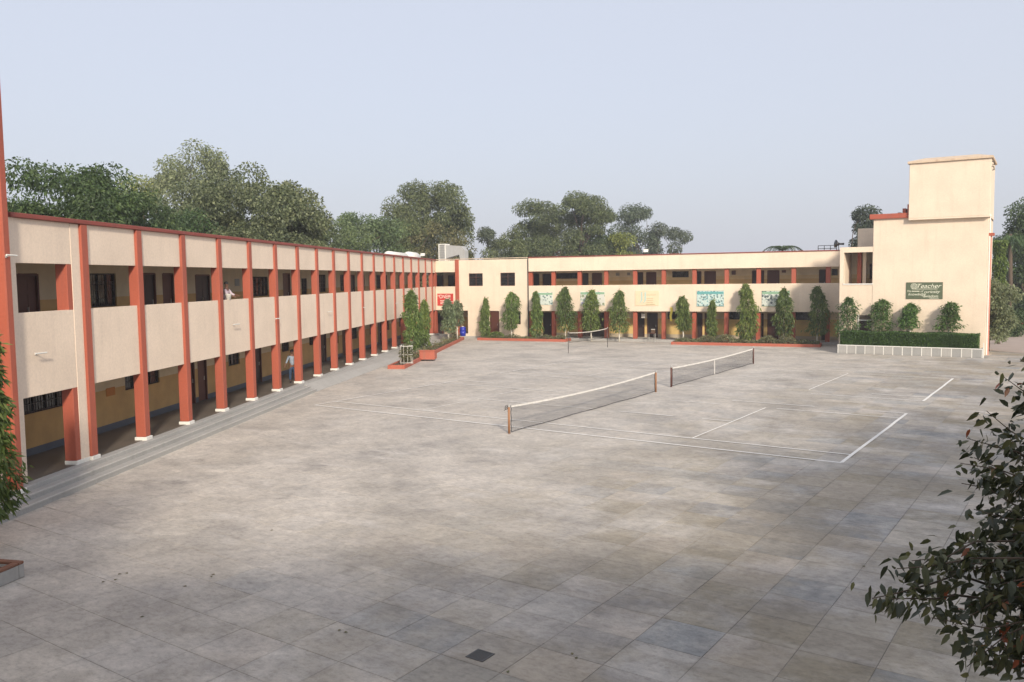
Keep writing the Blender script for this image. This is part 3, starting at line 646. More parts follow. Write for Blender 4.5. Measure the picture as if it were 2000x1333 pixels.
def ashoka(name, label, base, h, w, trunk=.9, n=2600, mat=None, group='clipped column trees', leaf=.26, cone=.75, loose=0., bark=None):
    """clipped drooping column tree with a whitewashed stem"""
    t = empty(name, base, 0, label, 'tree', group); mb = MB()
    mb.tube([(0,0,-.05),(rng.normal()*.02,rng.normal()*.02,trunk*.6),(0,0,trunk+.15)],[.075,.065,.055],8); mb.build('trunk', bark or whitewash, t, smooth=True)
    mb = MB(); limb(mb, (0,0,trunk), (0,0,h*.95), .055, .015, .01, 6)
    for k in range(10): z = trunk+(h-trunk)*(.08+.085*k); a = rng.random()*6.28; r = w*.3*(1-.6*k/10); limb(mb, (0,0,z), (math.cos(a)*r, math.sin(a)*r, z-.12), .02, .008, .05, 4, 3)
    mb.build('branches', barkm, t)
    s = rng.random(n)**.85; z = trunk + (h-trunk)*s; w = w*.84; ph_ = rng.random(6)*6.28
    prof = np.minimum(1, s/.10+.35)*(1-s**(2.6*cone+.6))**.62; bump_ = 1+.16*np.sin(z*4.1+ph_[0])+.12*np.sin(z*9+ph_[1])
    ang = rng.random(n)*2*math.pi; bump_ *= 1+.20*np.sin(3*ang+z*1.7+ph_[2])+.16*np.sin(5*ang-z*3.1+ph_[3])+.10*np.sin(9*ang+z*7+ph_[4])
    rr = w/2*prof*bump_*(.30+.70*rng.random(n)**.42)*(1+loose*rng.normal(size=n)*.3)
    off = np.stack([np.sin(z*1.3+ph_[4]), np.cos(z*1.1+ph_[5])], 1)*w*.07
    P = np.stack([rr*np.cos(ang)+off[:,0], rr*np.sin(ang)+off[:,1], z+.05], 1)
    D = np.stack([np.cos(ang)*.55, np.sin(ang)*.55, -np.ones(n)*(1-.8*loose)], 1) + rng.normal(size=(n,3))*(.36+.3*loose)
    st = rng.random(n) < .05; D[st] += np.stack([np.cos(ang[st])*1.2, np.sin(ang[st])*1.2, .7+0*ang[st]], 1); P[st] *= np.array([1.12,1.12,1])
    k = max(6, n//60); D[:k] = np.array([0,0,1])+rng.normal(size=(k,3))*.35; P[:k] = np.array([0,0,h*.93])+rng.normal(size=(k,3))*np.array([.1,.1,.14])
    Ls = leaf*rng.uniform(.7,1.3,n); leaves('crown', mat or lf_ash, P, D, Ls, Ls*.24+.02*loose, t, .15)
    return t

# ------------------------------------------------------------------ trees beyond the roofs
def gp(px, Y): p = at_depth(px, 540, Y); return (p[0], p[1], -.05)
def zpx(px, py, Y): return at_depth(px, py, Y)[2]
def bgtree(label, px, toppy, Y, halfpx, mat, nclump, nleaf, leaf, cr, frac=.42, **k):
    h = zpx(px, toppy, Y); rx = halfpx*Y/FPX; rz = h*frac
    return tree('tree', label, gp(px, Y), h, rx, rz, h-rz, mat, int(nclump*1.25), int(nleaf*1.9), leaf*.74, cr, group='trees beyond the roofs', **k)
bgtree('dense dark green tree rising behind the near end of the left wing', 132, 326, 46, 150, lf_dark, 95, 34000, .26, 1.05, .46, droopdir=.7, flat=.2)
bgtree('dark green shoulder tree filling between the dense tree and its low neighbour', 205, 352, 48, 75, lf_dark, 44, 13000, .26, .95, .46, droopdir=.6)
bgtree('low dark green tree beside the dense one behind the left wing', 255, 384, 50, 95, lf_dark, 50, 15000, .26, .9, .42, droopdir=.6)
bgtree('broad grey green glossy leaved tree above the middle of the left wing', 475, 347, 62, 165, lf_grey, 110, 36000, .26, 1.1, .45, droopdir=.1, wl=.75)
bgtree('grey green glossy tree at the right shoulder of the broad one', 552, 368, 66, 95, lf_grey, 60, 19000, .26, 1.0, .45, droopdir=.1, wl=.75)
bgtree('grey green glossy tree at the left shoulder of the broad one', 392, 366, 66, 85, lf_grey, 50, 15000, .26, 1.0, .45, droopdir=.1, wl=.75)
bgtree('smaller dark bush between the dense tree and the broad grey green tree', 372, 425, 56, 75, lf_dark, 24, 8000, .26, .8, .4)
bgtree('tall pale olive eucalyptus rising over the broad tree', 388, 300, 92, 66, lf_olive, 24, 9000, .36, 1.5, .30, shape=.55, bare=6, trunk_r=.25)
bgtree('pale yellowish green hazy tree left of the eucalyptus', 282, 352, 100, 52, lf_yel, 22, 7000, .36, 1.3, .36)
bgtree('pale olive tree top right of the eucalyptus', 445, 330, 96, 34, lf_olive, 12, 3600, .36, 1.2, .3)
bgtree('dark bushy tree at the right foot of the broad grey green tree', 612, 432, 78, 46, lf_mid, 28, 8000, .32, 1.0, .42)
bgtree('low mid green tree left of the tall feathery tree', 772, 432, 98, 44, lf_mid, 24, 7000, .34, 1.1, .42)
bgtree('mid green tree just right of the broad grey green tree', 660, 440, 84, 60, lf_mid, 34, 11000, .32, 1.1, .42)
bgtree('mid green tree with a bushy top above the rooftop tanks', 722, 426, 90, 70, lf_mid, 46, 15000, .34, 1.2, .42)
bgtree('tall feathery grey green tree above the rooftop cooler', 842, 364, 112, 80, lf_mid, 70, 26000, .38, 1.5, .40, shape=.35, bare=8)
bgtree('dull olive lower tree in front of the tall feathery one', 842, 440, 104, 68, lf_brown, 30, 9000, .36, 1.4, .42)
bgtree('pale round low tree between the feathery tree and the spreading acacia', 980, 468, 108, 42, lf_mid, 18, 5500, .34, 1.1, .4)
bgtree('dark low tree behind the corner block roof', 940, 452, 116, 40, lf_blue, 16, 5200, .36, 1.2, .4)
bgtree('wide spreading acacia with visible limbs over the verandah wing', 1102, 379, 118, 104, lf_mid, 80, 32000, .36, 1.6, .40, shape=.4, bare=14, trunk_r=.45, squash=.6)
bgtree('lower branches tree under the left side of the acacia', 1030, 446, 122, 66, lf_mid, 34, 11000, .38, 1.4, .42)
bgtree('dark understorey tree behind the verandah roof beneath the acacia', 1130, 452, 124, 95, lf_dark, 34, 9000, .4, 1.6, .42)
bgtree('hazy grey tree right of the acacia', 1240, 408, 138, 48, lf_blue, 26, 8000, .42, 1.5, .40)
bgtree('hazy grey tree sloping down at the right end of the tree row', 1300, 447, 142, 48, lf_blue, 24, 7500, .42, 1.4, .42)
bgtree('small yellow green tree at the foot of the hazy grey tree', 1218, 462, 120, 26, lf_yel, 12, 3600, .36, 1.0, .4)
bgtree('dark tree peeping over the low roof left of the tower', 1692, 413, 92, 26, lf_blue, 18, 6000, .32, .9, .4)
bgtree('dark tall tree at the right picture edge beyond the tower', 2006, 402, 84, 60, lf_dark, 44, 15000, .34, 1.3, .45)
bgtree('low dark tree closing the view right of the tower', 1985, 560, 92, 60, lf_dark, 26, 9000, .34, 1.2, .45)
# palm-like top behind the verandah roof
pt = empty('palm', gp(1528, 104), 0, 'flat topped palm just showing over the far verandah roof', 'palm'); hz_ = zpx(1528, 486, 104)
mb = MB(); mb.tube([(0,0,-.05),(.1,0,hz_*.5),(0,.1,hz_)],[.2,.16,.13],8); mb.build('trunk', barkm, pt, smooth=True)
P = []; D = []
for k in range(16):
    a = 2*math.pi*k/16+rng.random()*.3
    for j in range(26):
        t = j/25; d = np.array([math.cos(a), math.sin(a), 0]); c = np.array([0,0,hz_])+d*2.3*t+np.array([0,0,.55*math.sin(t*2.6)-.5*t*t]); P.append(c); D.append(d*.6+np.array([-d[1],d[0],0])*(1 if j % 2 else -1)+np.array([0,0,-.35]))
leaves('fronds', lf_dark, np.array(P), np.array(D), .5, .07, pt)
pt2 = empty('palm', gp(1972, 76), 0, 'fan leaved palm beside the tower at the right edge', 'palm'); hz_ = zpx(1972, 452, 76)
mb = MB(); mb.tube([(0,0,-.05),(.1,0,hz_*.5),(0,.1,hz_-.2)],[.22,.18,.15],8); mb.build('trunk', barkm, pt2, smooth=True)
P = []; D = []
for k in range(20):
    a = 2*math.pi*k/20+rng.random()*.3; el = rng.uniform(-.5,1.0)
    for j in range(30):
        t = j/29; d = np.array([math.cos(a), math.sin(a), 0]); c = np.array([0,0,hz_-.4])+d*1.9*t+np.array([0,0,el*t-1.1*t*t]); P.append(c); D.append(d*.5+np.array([-d[1],d[0],0])*(1 if j % 2 else -1)*.6+np.array([0,0,-.9]))
leaves('fronds', lf_dark, np.array(P), np.array(D), .6, .08, pt2)
# creeper clad stem and the small browning tree at the tower corner
cl = empty('creeper_tree', gp(1952, 68), 0, 'slender tree wrapped in bright green creeper behind the tower corner', 'tree')
hz_ = zpx(1952, 468, 68); mb = MB(); limb(mb, (0,0,-.1), (0,0,hz_), .14, .05, .01, 8); mb.build('trunk', barkm, cl)
n = 5000; z = rng.random(n)*(hz_-2)+2; a = rng.random(n)*6.28; r = (.35+.35*np.sin(z*1.7)**2)*rng.random(n)**.5*(1.15-z/hz_*.4)
leaves('crown', lf_ash, np.stack([r*np.cos(a),r*np.sin(a),z],1), np.stack([np.cos(a),np.sin(a),-.8+0*a],1)+rng.normal(size=(n,3))*.4, .2, .1, cl)
b0 = ground(1930, 686)
tree('tree', 'small browning tree standing by the right end of the hedge planter', (b0[0], b0[1], 0), zpx(1930,505,b0[1]), 1.35, 2.1, 3.1, lf_olive, 26, 8500, .2, .6, trunk_r=.085, shape=.3, squash=.9)
# ------------------------------------------------------------------ clipped trees along the back
def row(label, px, top, w, trunkpy=None, off=-1.2, F=BF, **k):
    x = F.hit(px, 560, off)[0]; p = F.world(x, off, 0.05); h = F.hit(px, top, off)[1]; wid = w*p.y/FPX
    return ashoka('column_tree', label, p, h, wid, **k)
row('slim column tree before the plain corner block', 947, 585, 19, trunk=.15, cone=.6)
tr_ = row('round headed clipped tree with a white stem before the corner block', 998, 572, 32, trunk=1.0, cone=1.6, n=2400)
row('slim column tree beside the leftmost verandah poster', 1047, 571, 23, trunk=.35)
row('broad column tree between the two leftmost verandah posters', 1104, 562, 38, trunk=.95)
row('column tree covering the middle of the second verandah poster', 1155, 568, 38, trunk=.95)
row('column tree between the second poster and the pale blue emblem', 1209, 569, 37, trunk=.85)
row('small clipped tree right of the yellow ribbon', 1334, 581, 27, trunk=1.1, cone=1.3)
row('thinnest column tree below the blue bordered poster', 1391, 588, 18, trunk=.5)
row('tallest and widest column tree before the verandah wing', 1459, 556, 41, trunk=.25, n=3400)
row('column tree overlapping the rightmost verandah poster', 1532, 565, 37, trunk=.75)
row('shaded column tree beside the tower at the end of the verandah', 1598, 561, 40, trunk=.85)
for label, px, top, w, off, tr in (('loose leafy small tree left of the iron gate', 1657, 584, 42, -.9, .9), ('loose leafy small tree right of the iron gate', 1724, 588, 42, -.75, 1.45), ('small tree standing left below the green sign', 1779, 596, 34, -.75, 1.75), ('small tree standing right of and below the green sign', 1855, 594, 40, -.75, 1.65)):
    row(label, px, top, w, off=off, F=TF, trunk=tr, cone=1.15, loose=.6, n=1500, mat=lf_hedge, leaf=.22, group='young trees behind the hedge')
# hedge
hg = empty('hedge', TF.world(px0+.1, PYF+.2, 0), TF.a, 'clipped dark green hedge in the grey and white planter', 'hedge'); HL = px1-px0-.35
hzt = TF.hit(1780, 650, PYF+.8)[1]
mb = MB(); mb.box(0,HL,.1,1.45,ph-.12,hzt-.12); mb.build('core', lf_hedge, hg)
n = 22000; f = rng.random(n); P = np.stack([rng.random(n)*HL, rng.random(n)*1.55, ph-.1+(hzt-ph+.1)*rng.random(n)], 1)
side = f < .45; P[side,1] = rng.random(side.sum())*.12; topm = f > .6; P[topm,2] = hzt-.12+.1*rng.random(topm.sum())+.04*np.sin(P[topm,0]*2.1)
D = rng.normal(size=(n,3))*.6; D[side,1] -= .8; D[topm,2] += .8; leaves('foliage', lf_hedge, P, D, .10, .06, hg)

# ------------------------------------------------------------------ kerbed beds
def bed(name, label, F, x0, x1, y0, y1, h=.22, t=.14, kerb=kerb_red):
    b = empty(name, F.world(x0,y0,0), F.a, label, 'flower bed'); w, d = x1-x0, y1-y0
    box('kerb', kerb, b, 0, w, 0, t, -.03, h, .015); box('kerb', kerb, b, 0, w, d-t, d, -.03, h, .015); box('kerb', kerb, b, 0, t, t+.002, d-t-.002, -.03, h-.003, .015); box('kerb', kerb, b, w-t, w, t+.002, d-t-.002, -.03, h-.003, .015)
    box('soil', soil, b, t+.002, w-t-.002, t+.002, d-t-.002, -.02, h-.06, 0); return b
def cover(label, F, x0, x1, y0, y1, n, hmax, mat, leaf=.12, z0=.15):
    x = x0+(x1-x0)*rng.random(n); y = y0+(y1-y0)*rng.random(n); hh = hmax*(.25+.75*np.abs(np.sin(x*1.9)*np.cos(x*.63+1)))*rng.random(n)**.8
    P = np.stack([F.o[0]+F.X[0]*x+F.Y[0]*y, F.o[1]+F.X[1]*x+F.Y[1]*y, z0+hh], 1)
    return tag(leaves('bed_plants', mat, P, rng.normal(size=(n,3))*.7+np.array([0,0,.5]), leaf*rng.uniform(.6,1.5,n), leaf*.45), label, 'plants', None, 'stuff')
x0 = BF.loc(ground(1331,666))[0]; x1 = BF.loc(ground(1603,678))[0]
bed('flower_bed', 'long red kerbed bed before the right half of the verandah', BF, x0, x1, -2.9, -.9); cover('low mixed plants filling the long red kerbed bed', BF, x0+.2, x1-.2, -2.7, -1.0, 9000, .75, lf_bed)
x0 = BF.hit(938,655,-1.6)[0]; x1 = BF.hit(1109,655,-1.6)[0]
bed('flower_bed', 'red kerbed bed before the corner block', BF, x0, x1, -2.3, -.7); cover('sparse low plants in the bed before the corner block', BF, x0+.3, x1-.2, -2.1, -.9, 3200, .45, lf_bed)
# rounded bush before the corner block door
q = BF.world(BF.hit(969,640,-1.3)[0], -1.3, .1); bu = empty('bush', q, 0, 'round green bush below the corner block door', 'bush')
n = 2600; u = ball(n, .3)*np.array([.85,.75,.62]); u[:,2] = np.abs(u[:,2]); leaves('foliage', lf_ash, u, u+rng.normal(size=(n,3))*.3, .17, .07, bu); mb = MB(); mb.tube([(0,0,0),(0,0,.5)],.04,6); mb.build('stem', barkm, bu)
# bed along the left wing
a = LF.loc(ground(757,721)); b = LF.loc(ground(790,721)); xe = LF.loc((-4.9,81))[0]
lb = empty('flower_bed', LF.world(a[0], b[1], 0), LF.a, 'long terracotta kerbed strip bed beside the left wing', 'flower bed'); w = xe-a[0]; d = a[1]-b[1]
for nm, c in (('kerb',(0,w,0,.16)),('kerb',(0,w,d-.16,d)),('kerb',(0,.16,.162,d-.162)),('kerb',(w-.16,w,.162,d-.162))): box(nm, kerb_red, lb, *c, -.03, .24, .015)
box('soil', soil, lb, .162, w-.162, .162, d-.162, -.02, .17, 0)
cover('sparse plants along the strip bed beside the left wing', LF, a[0]+5, xe-.4, b[1]+.25, a[1]-.25, 2600, .7, lf_bed)
def lrow(label, px, top, wpx, Y, **k):
    p = at_depth(px, 640, Y); h = zpx(px, top, Y); return ashoka('column_tree', label, (p[0], p[1], .12), h, wpx*Y/FPX, group='column trees in the strip bed', **k)
lrow('tall column tree nearest the left wing in the strip bed', 806, 571, 40, 64.5, trunk=.35, n=5200, cone=.75, leaf=.24)
lrow('second narrower column tree just right of the tall one in the strip bed', 828, 590, 27, 66.5, trunk=.3, n=3200, leaf=.22)
lrow('bushy olive tree below the red sign at the far end of the strip bed', 876, 588, 25, 77, trunk=.9, n=2200, loose=.45, mat=lf_olive, cone=1.2)
lrow('bushy olive tree right of the red sign at the far end of the strip bed', 893, 592, 20, 78.5, trunk=1.35, n=1700, loose=.45, mat=lf_olive, cone=1.3)
# hooped guard round a shrub at the near end of the strip bed
p = at_depth(794, 706, 56.6); tg = empty('tree_guard', (p[0], p[1], .16), 0, 'pale metal hooped guard around a shrub at the near end of the strip bed', 'tree guard')
mb = MB()
for k in range(10): t = 2*math.pi*k/10; mb.tube([(.42*math.cos(t),.42*math.sin(t),0),(.42*math.cos(t),.42*math.sin(t),1.25)],.012,5)
mb.build('bar', white, tg); mb = MB()
for z in (.1,.65,1.22):
    mb.tube([(.43*math.cos(2*math.pi*k/16),.43*math.sin(2*math.pi*k/16),z) for k in range(17)],.018,5)
mb.build('hoop', white, tg)
sh = empty('shrub', (p[0], p[1], .16), 0, 'grey green shrub growing inside the hooped guard', 'shrub'); mb = MB(); limb(mb,(0,0,-.05),(0,0,1.0),.03,.01); mb.build('stem', barkm, sh)
n = 1500; u = ball(n,.2)*np.array([.5,.5,.65])+np.array([0,0,.7]); leaves('foliage', lf_bed, u, rng.normal(size=(n,3))+np.array([0,0,.2]), .16, .06, sh)
p = at_depth(839, 692, 60.5); pb = empty('planter_box', (p[0]-.1, p[1], .1), LF.a-math.pi/2, 'square red masonry planter box beside the tall column tree', 'planter')
for c in ((-.55,.55,-.45,-.37),(-.55,.55,.37,.45),(-.55,-.47,-.368,.368),(.47,.55,-.368,.368)): box('wall', kerb_red, pb, *c, 0, .62, .012)
box('rim', kerb_red, pb, -.6, .6, -.5, -.34, .622, .68, .01); box('soil', soil, pb, -.468, .468, -.366, .366, 0, .56, 0)
# blue drum at the corner
p = BF.world(BF.hit(904,640,-.02)[0], -.02, .2); dr = empty('drum', p, 0, 'bright blue plastic drum standing at the far corner', 'drum'); mb = MB()
mb.lathe([(.24,.0),(.29,.03),(.30,.28),(.32,.31),(.30,.34),(.30,.60),(.32,.63),(.30,.66),(.29,.86),(.24,.9)],18); mb.build('body', bluep, dr, smooth=True)
mb = MB(); mb.lathe([(.1,.901),(.1,.96),(.08,.97)],12, (.0,.0)); mb.build('cap', white, dr)

# ------------------------------------------------------------------ nets
def net(name, label, p0, p1, h, post_h, sag=.12, strap=False, mat=postm, winch=True, z0=.04, cell=.042, thin=.0036, group=None, post_r=.045):
    """p0, p1 ground points (x, y) of the two posts"""
    a = math.atan2(p1[1]-p0[1], p1[0]-p0[0]); L = math.hypot(p1[0]-p0[0], p1[1]-p0[1])
    t = empty(name, (p0[0], p0[1], 0), a, label, 'net', group)
    for k, x in enumerate((0, L)):
        mb = MB(); mb.tube([(x,0,-.02),(x,0,post_h)], post_r, 10); p = mb.build('post', mat, t, smooth=True)
        mb = MB(); mb.tube([(x,0,post_h-.09),(x,0,post_h+.02)], post_r*1.18, 10); mb.build('post_cap', metal_grey, p)
        if winch and k == 0:
            mb = MB(); c = (x-.17, 0, post_h-.09)
            mb.tube([(c[0]+.085*math.cos(q*math.pi/6), 0, c[2]+.085*math.sin(q*math.pi/6)) for q in range(13)], .010, 5)
            mb.tube([(c[0]-.07,0,c[2]-.06),(c[0]+.07,0,c[2]+.06)], .008, 5); mb.tube([(c[0]-.07,0,c[2]+.06),(c[0]+.07,0,c[2]-.06)], .008, 5); mb.tube([(x-.09,0,post_h-.05),(x,0,post_h-.03)], .014, 6); mb.tube([(c[0]-.06,0,c[2]-.06),(c[0]-.15,0,c[2]-.1)], .01, 5)
            mb.build('winch', darkmetal, p)
    g0, g1 = .14, L-.14
    def top(x): q = (x-g0)/(g1-g0); return h - sag*4*q*(1-q)
    mb = MB()
    def strand(P):
        for i in range(len(P)-1):
            a_, b_ = P[i], P[i+1]; n = len(mb.v)
            o = [(thin*.5,0,0),(-thin*.25,thin*.43,0),(-thin*.25,-thin*.43,0)] if abs(a_[2]-b_[2]) > abs(a_[0]-b_[0]) else [(0,0,thin*.5),(0,thin*.43,-thin*.25),(0,-thin*.43,-thin*.25)]
            mb.v.extend([(a_[0]+q[0],a_[1]+q[1],a_[2]+q[2]) for q in o]+[(b_[0]+q[0],b_[1]+q[1],b_[2]+q[2]) for q in o]); mb.f.extend([(n,n+1,n+4,n+3),(n+1,n+2,n+5,n+4),(n+2,n,n+3,n+5)])
    def bow(x, z): return .03*math.sin(x*1.3)*math.sin(math.pi*min(1,max(0,z/h)))
    x = g0
    while x <= g1: strand([(x,bow(x,z),z) for z in (z0, (z0+top(x))/2, top(x))]); x += cell
    nz = int((h-z0)/cell); nx = int(L/.6)
    for k in range(nz): strand([(g0+(g1-g0)*i/nx, bow(g0+(g1-g0)*i/nx, z0+(top(g0+(g1-g0)*i/nx)-z0)*k/nz), z0+(top(g0+(g1-g0)*i/nx)-z0)*k/nz) for i in range(nx+1)])
    mb.build('netting', strandm, t)
    mb = MB(); n = 40
    for i in range(n):
        xa_, xb_ = g0+(g1-g0)*i/n, g0+(g1-g0)*(i+1)/n; za, zb = top(xa_), top(xb_); q = len(mb.v); wv = .012
        mb.v += [(xa_,-wv,za-.055+.008*math.sin(i*2.1)),(xb_,-wv,zb-.055+.008*math.sin((i+1)*2.1)),(xb_,-wv,zb+.012),(xa_,-wv,za+.012),(xa_,wv,za-.055+.008*math.sin(i*2.1)),(xb_,wv,zb-.055+.008*math.sin((i+1)*2.1)),(xb_,wv,zb+.012),(xa_,wv,za+.012)]
        mb.f += [(q,q+1,q+2,q+3),(q+4,q+7,q+6,q+5),(q+3,q+2,q+6,q+7),(q,q+4,q+5,q+1)]
    mb.build('tape', tapem if strap or winch else dulltape, t)
    mb = MB(); mb.tube([(g0+(g1-g0)*i/30,0,z0-.005+.012*math.sin(i*.7)) for i in range(31)], .013, 5)
    for xx in (g0, g1): mb.tube([(xx+.015*math.sin(q*1.9),0,z0+(top(xx)-z0)*q/8) for q in range(9)], .014, 5)
    for xx, px_ in ((g0,0),(g1,L)): mb.tube([(xx,0,h-.02),(px_,0,post_h-.03)], .006, 4); mb.tube([(xx,0,z0+.02),(px_,0,.1)], .006, 4)
    mb.build('edge_cord', strandm, t)
    if strap: box('centre_strap', tapem, t, L*.47, L*.47+.05, -.02, .02, .02, top(L*.47)+.015, .004)
    return t
net('tennis_net', 'nearest long tennis net with a winch on its near post', ground(994.5,846.5)[:2], ground(1281,766)[:2], 1.02, 1.09)
net('tennis_net', 'second tennis net with a white centre strap', ground(1311,756)[:2], ground(1471.5,710.5)[:2], 1.0, 1.12, .08, True, wood, False)
q0 = ground(1110,690); q1 = court.world(*(np.array(court.loc(q0))+np.array([.15,6.1]))); net('badminton_net', 'small far net on thin poles before the verandah wing', q0[:2], (q1.x, q1.y), 1.58, 1.66, .1, False, darkmetal, False, .8, .05, .003, None, .022)
def thinpost(): pass

# ------------------------------------------------------------------ signs and posters
def text(body, size, mat, parent, x, y, z, name='lettering', shear=0., ext=.004, align='CENTER', sx=1.):
    c = bpy.data.curves.new('t', 'FONT'); c.body = body; c.size = size; c.extrude = ext; c.shear = shear; c.align_x = align; c.align_y = 'CENTER'
    o = bpy.data.objects.new('t', c); COL.objects.link(o); dg = bpy.context.evaluated_depsgraph_get(); me = bpy.data.meshes.new_from_object(o.evaluated_get(dg)); bpy.data.objects.remove(o)
    me.materials.clear(); me.materials.append(mat); t = link(name, me, parent, (x, y, z)); t.rotation_euler = (math.pi/2, 0, 0); t.scale = (sx, 1, 1); return t
def printmat(name, bgc, cols, scale=9., thr=.42):
    M, n, l, p = newmat(name); tc = n.new('ShaderNodeTexCoord').outputs['Object']
    v = n.new('ShaderNodeTexVoronoi'); v.inputs['Scale'].default_value = scale; l.new(tc, v.inputs['Vector'])
    r = ramp(n, [(0,(1,1,1)),(thr,(0,0,0))], 'CONSTANT'); l.new(v.outputs['Distance'], r.inputs[0])
    r2 = ramp(n, [(i/max(1,len(cols)-1)*.98, c) for i, c in enumerate(cols)], 'CONSTANT'); s = n.new('ShaderNodeSeparateColor'); l.new(v.outputs['Color'], s.inputs[0]); l.new(s.outputs[0], r2.inputs[0])
    l.new(mix(n, l, r.outputs[0], bgc, r2.outputs[0]), p.inputs['Base Color']); p.inputs['Roughness'].default_value = .5; return M
def poster(label, F, y, c0, c1, face, head=None, rimmat=None):
    x0, z1 = F.hit(*c0, y); x1, z0 = F.hit(*c1, y); w, h = x1-x0, z1-z0
    s = empty('poster', F.world((x0+x1)/2, y, (z0+z1)/2), F.a, label, 'poster')
    box('board', face, s, -w/2, w/2, -.035, -.003, -h/2, h/2, .004)
    if head: box('heading_band', head, s, -w/2+.03, w/2-.03, -.040, -.0355, h/2-.2*h, h/2-.05*h, 0)
    if rimmat:
        for c in ((-w/2-.02,w/2+.02,h/2,h/2+.03),(-w/2-.02,w/2+.02,-h/2-.03,-h/2)): box('rim', rimmat, s, c[0], c[1], -.045, -.004, c[2], c[3], .003)
    return s, w, h
pale = (.62,.68,.62); dk = (.12,.2,.2)
m1 = printmat('poster_print_green', pale, [dk,(.35,.42,.4),(.55,.6,.55),(.2,.3,.22)], 5.); m2 = printmat('poster_print_mixed', (.66,.66,.6), [(.25,.3,.2),(.4,.5,.42),(.28,.26,.5),(.6,.6,.45)], 3.2)
m4 = printmat('poster_print_teal', (.55,.66,.62), [dk,(.2,.4,.42),(.42,.55,.55),(.1,.18,.2)], 6.5, .5); m5 = printmat('poster_print_sketch', (.60,.64,.58), [(.1,.13,.13),(.3,.36,.34),(.5,.55,.5)], 4.5, .46)
greenband = plain('green_band', (.25,.42,.28), .6)
poster('pale green picture poster at the left end of the verandah balcony', BF, -.055, (1041,571.5), (1080,596), m1, greenband)
poster('faded white poster behind the second column tree', BF, -.055, (1133.5,570), (1181.5,597), m2, greenband)
poster('blue bordered picture poster in the middle right of the balcony', BF, -.055, (1361,569), (1414,598), m4, tealp, tealp)
poster('white sketch poster with green top band beside the rightmost column trees', BF, -.055, (1488,569), (1542.5,598), m5, greenband, greenband)
s, w, h = poster('pale emblem board with two blue curved strokes and faint writing', BF, -.055, (1240.5,568.5), (1287,597.5), paint('pale_board', (.80,.64,.44), (.6,.48,.3), .3))
mb = MB()
paleteal = plain('pale_teal', (.42,.58,.52), .7); faint = plain('faint_ochre', (.5,.41,.24), .7)
for dx in (0,.33):
    pts = [(-w*.22+dx,h*.42),(-w*.22+dx,h*.1),(-w*.22+dx,-h*.12),(-w*.27+dx,-h*.28),(-w*.42+dx*.8,-h*.4)]
    for i in range(4): n = len(mb.v); (xA,zA),(xB,zB) = pts[i],pts[i+1]; q = .07; mb.v += [(xA-q,-.0385,zA),(xB-q,-.0385,zB-(.04 if i>1 else 0)),(xB+q,-.0385,zB+(.04 if i>1 else 0)),(xA+q,-.0385,zA)]; mb.f.append((n,n+1,n+2,n+3))
mb.build('emblem', paleteal, s)
text('Education', .30, faint, s, w*.1, -.036, h*.24, shear=.25, ext=.001)
for k in range(3): box('print_line', faint, s, -w*.02, w*.26, -.0375, -.0355, -h*.05-k*h*.13, -h*.01-k*h*.13, 0)
box('print_line', faint, s, -w*.05, w*.34, -.0375, -.0355, -h*.45, -h*.39, 0)
# red sign on the corner bay
redp = plain('sign_red', (.50,.045,.035), .5); signw = plain('sign_white', (.80,.72,.66), .5)
s, w, h = poster('red sign with white writing on the corner bay', BF, -.003, (854.3,574), (885.7,597.5), redp); s.name = 'sign'
text('ONE', h*.44, signw, s, -w*.12, -.037, h*.24, ext=.002, sx=.8); text('\u201c', h*.5, signw, s, -w*.41, -.037, h*.2, ext=.002)
for k in range(5): box('print_line', signw, s, w*.14, w*.33, -.038, -.0355, h*.34-k*h*.12, h*.39-k*h*.12, 0)
for k in range(3): box('print_line', signw, s, -w*.32, w*(.05-.06*k), -.038, -.0355, -h*.10-k*h*.13, -h*.05-k*h*.13, 0)
text('\u201d', h*.5, signw, s, w*.41, -.037, -h*.32, ext=.002)
# green sign on the tower
greenp = paint('sign_green', (.10,.13,.075), (.16,.12,.08), .5, .55); ivory = plain('sign_ivory', (.74,.74,.60), .5)
s, w, h = poster('dark green sign with cream script on the tower wall', TF, -.035, (1770,552), (1841,584.5), greenp); s.name = 'sign'
text('Teacher', h*.36, ivory, s, w*.1, -.037, h*.27, shear=.35, ext=.003, sx=1.12)
mb = MB()
for r in (.17,.115,.06): mb.tube([(-w*.28+h*r*math.cos(q*math.pi/10), -.037, h*.27+h*r*math.sin(q*math.pi/10)) for q in range(21)], .016, 5)
mb.build('scroll', ivory, s)
text('The', h*.15, ivory, s, -w*.42, -.037, -h*.03, shear=.3, ext=.003); text('of', h*.17, ivory, s, -w*.07, -.037, -h*.03, shear=.3, ext=.003)
box('print_line', ivory, s, -w*.34, w*.36, -.038, -.0355, h*.085, h*.11, 0); box('print_line', ivory, s, -w*.34, -w*.13, -.038, -.0355, -h*.055, -h*.015, 0)
text('curiosity', h*.24, ivory, s, w*.2, -.037, -h*.07, shear=.35, ext=.003); text('knowledge', h*.22, ivory, s, -w*.2, -.037, -h*.22, shear=.35, ext=.003)
text('&', h*.17, ivory, s, 0, -.037, -h*.35, shear=.2, ext=.003); text('wisdom', h*.23, ivory, s, w*.19, -.037, -h*.33, shear=.35, ext=.003); box('print_line', ivory, s, w*.14, w*.4, -.038, -.0355, -h*.46, -h*.435, 0)

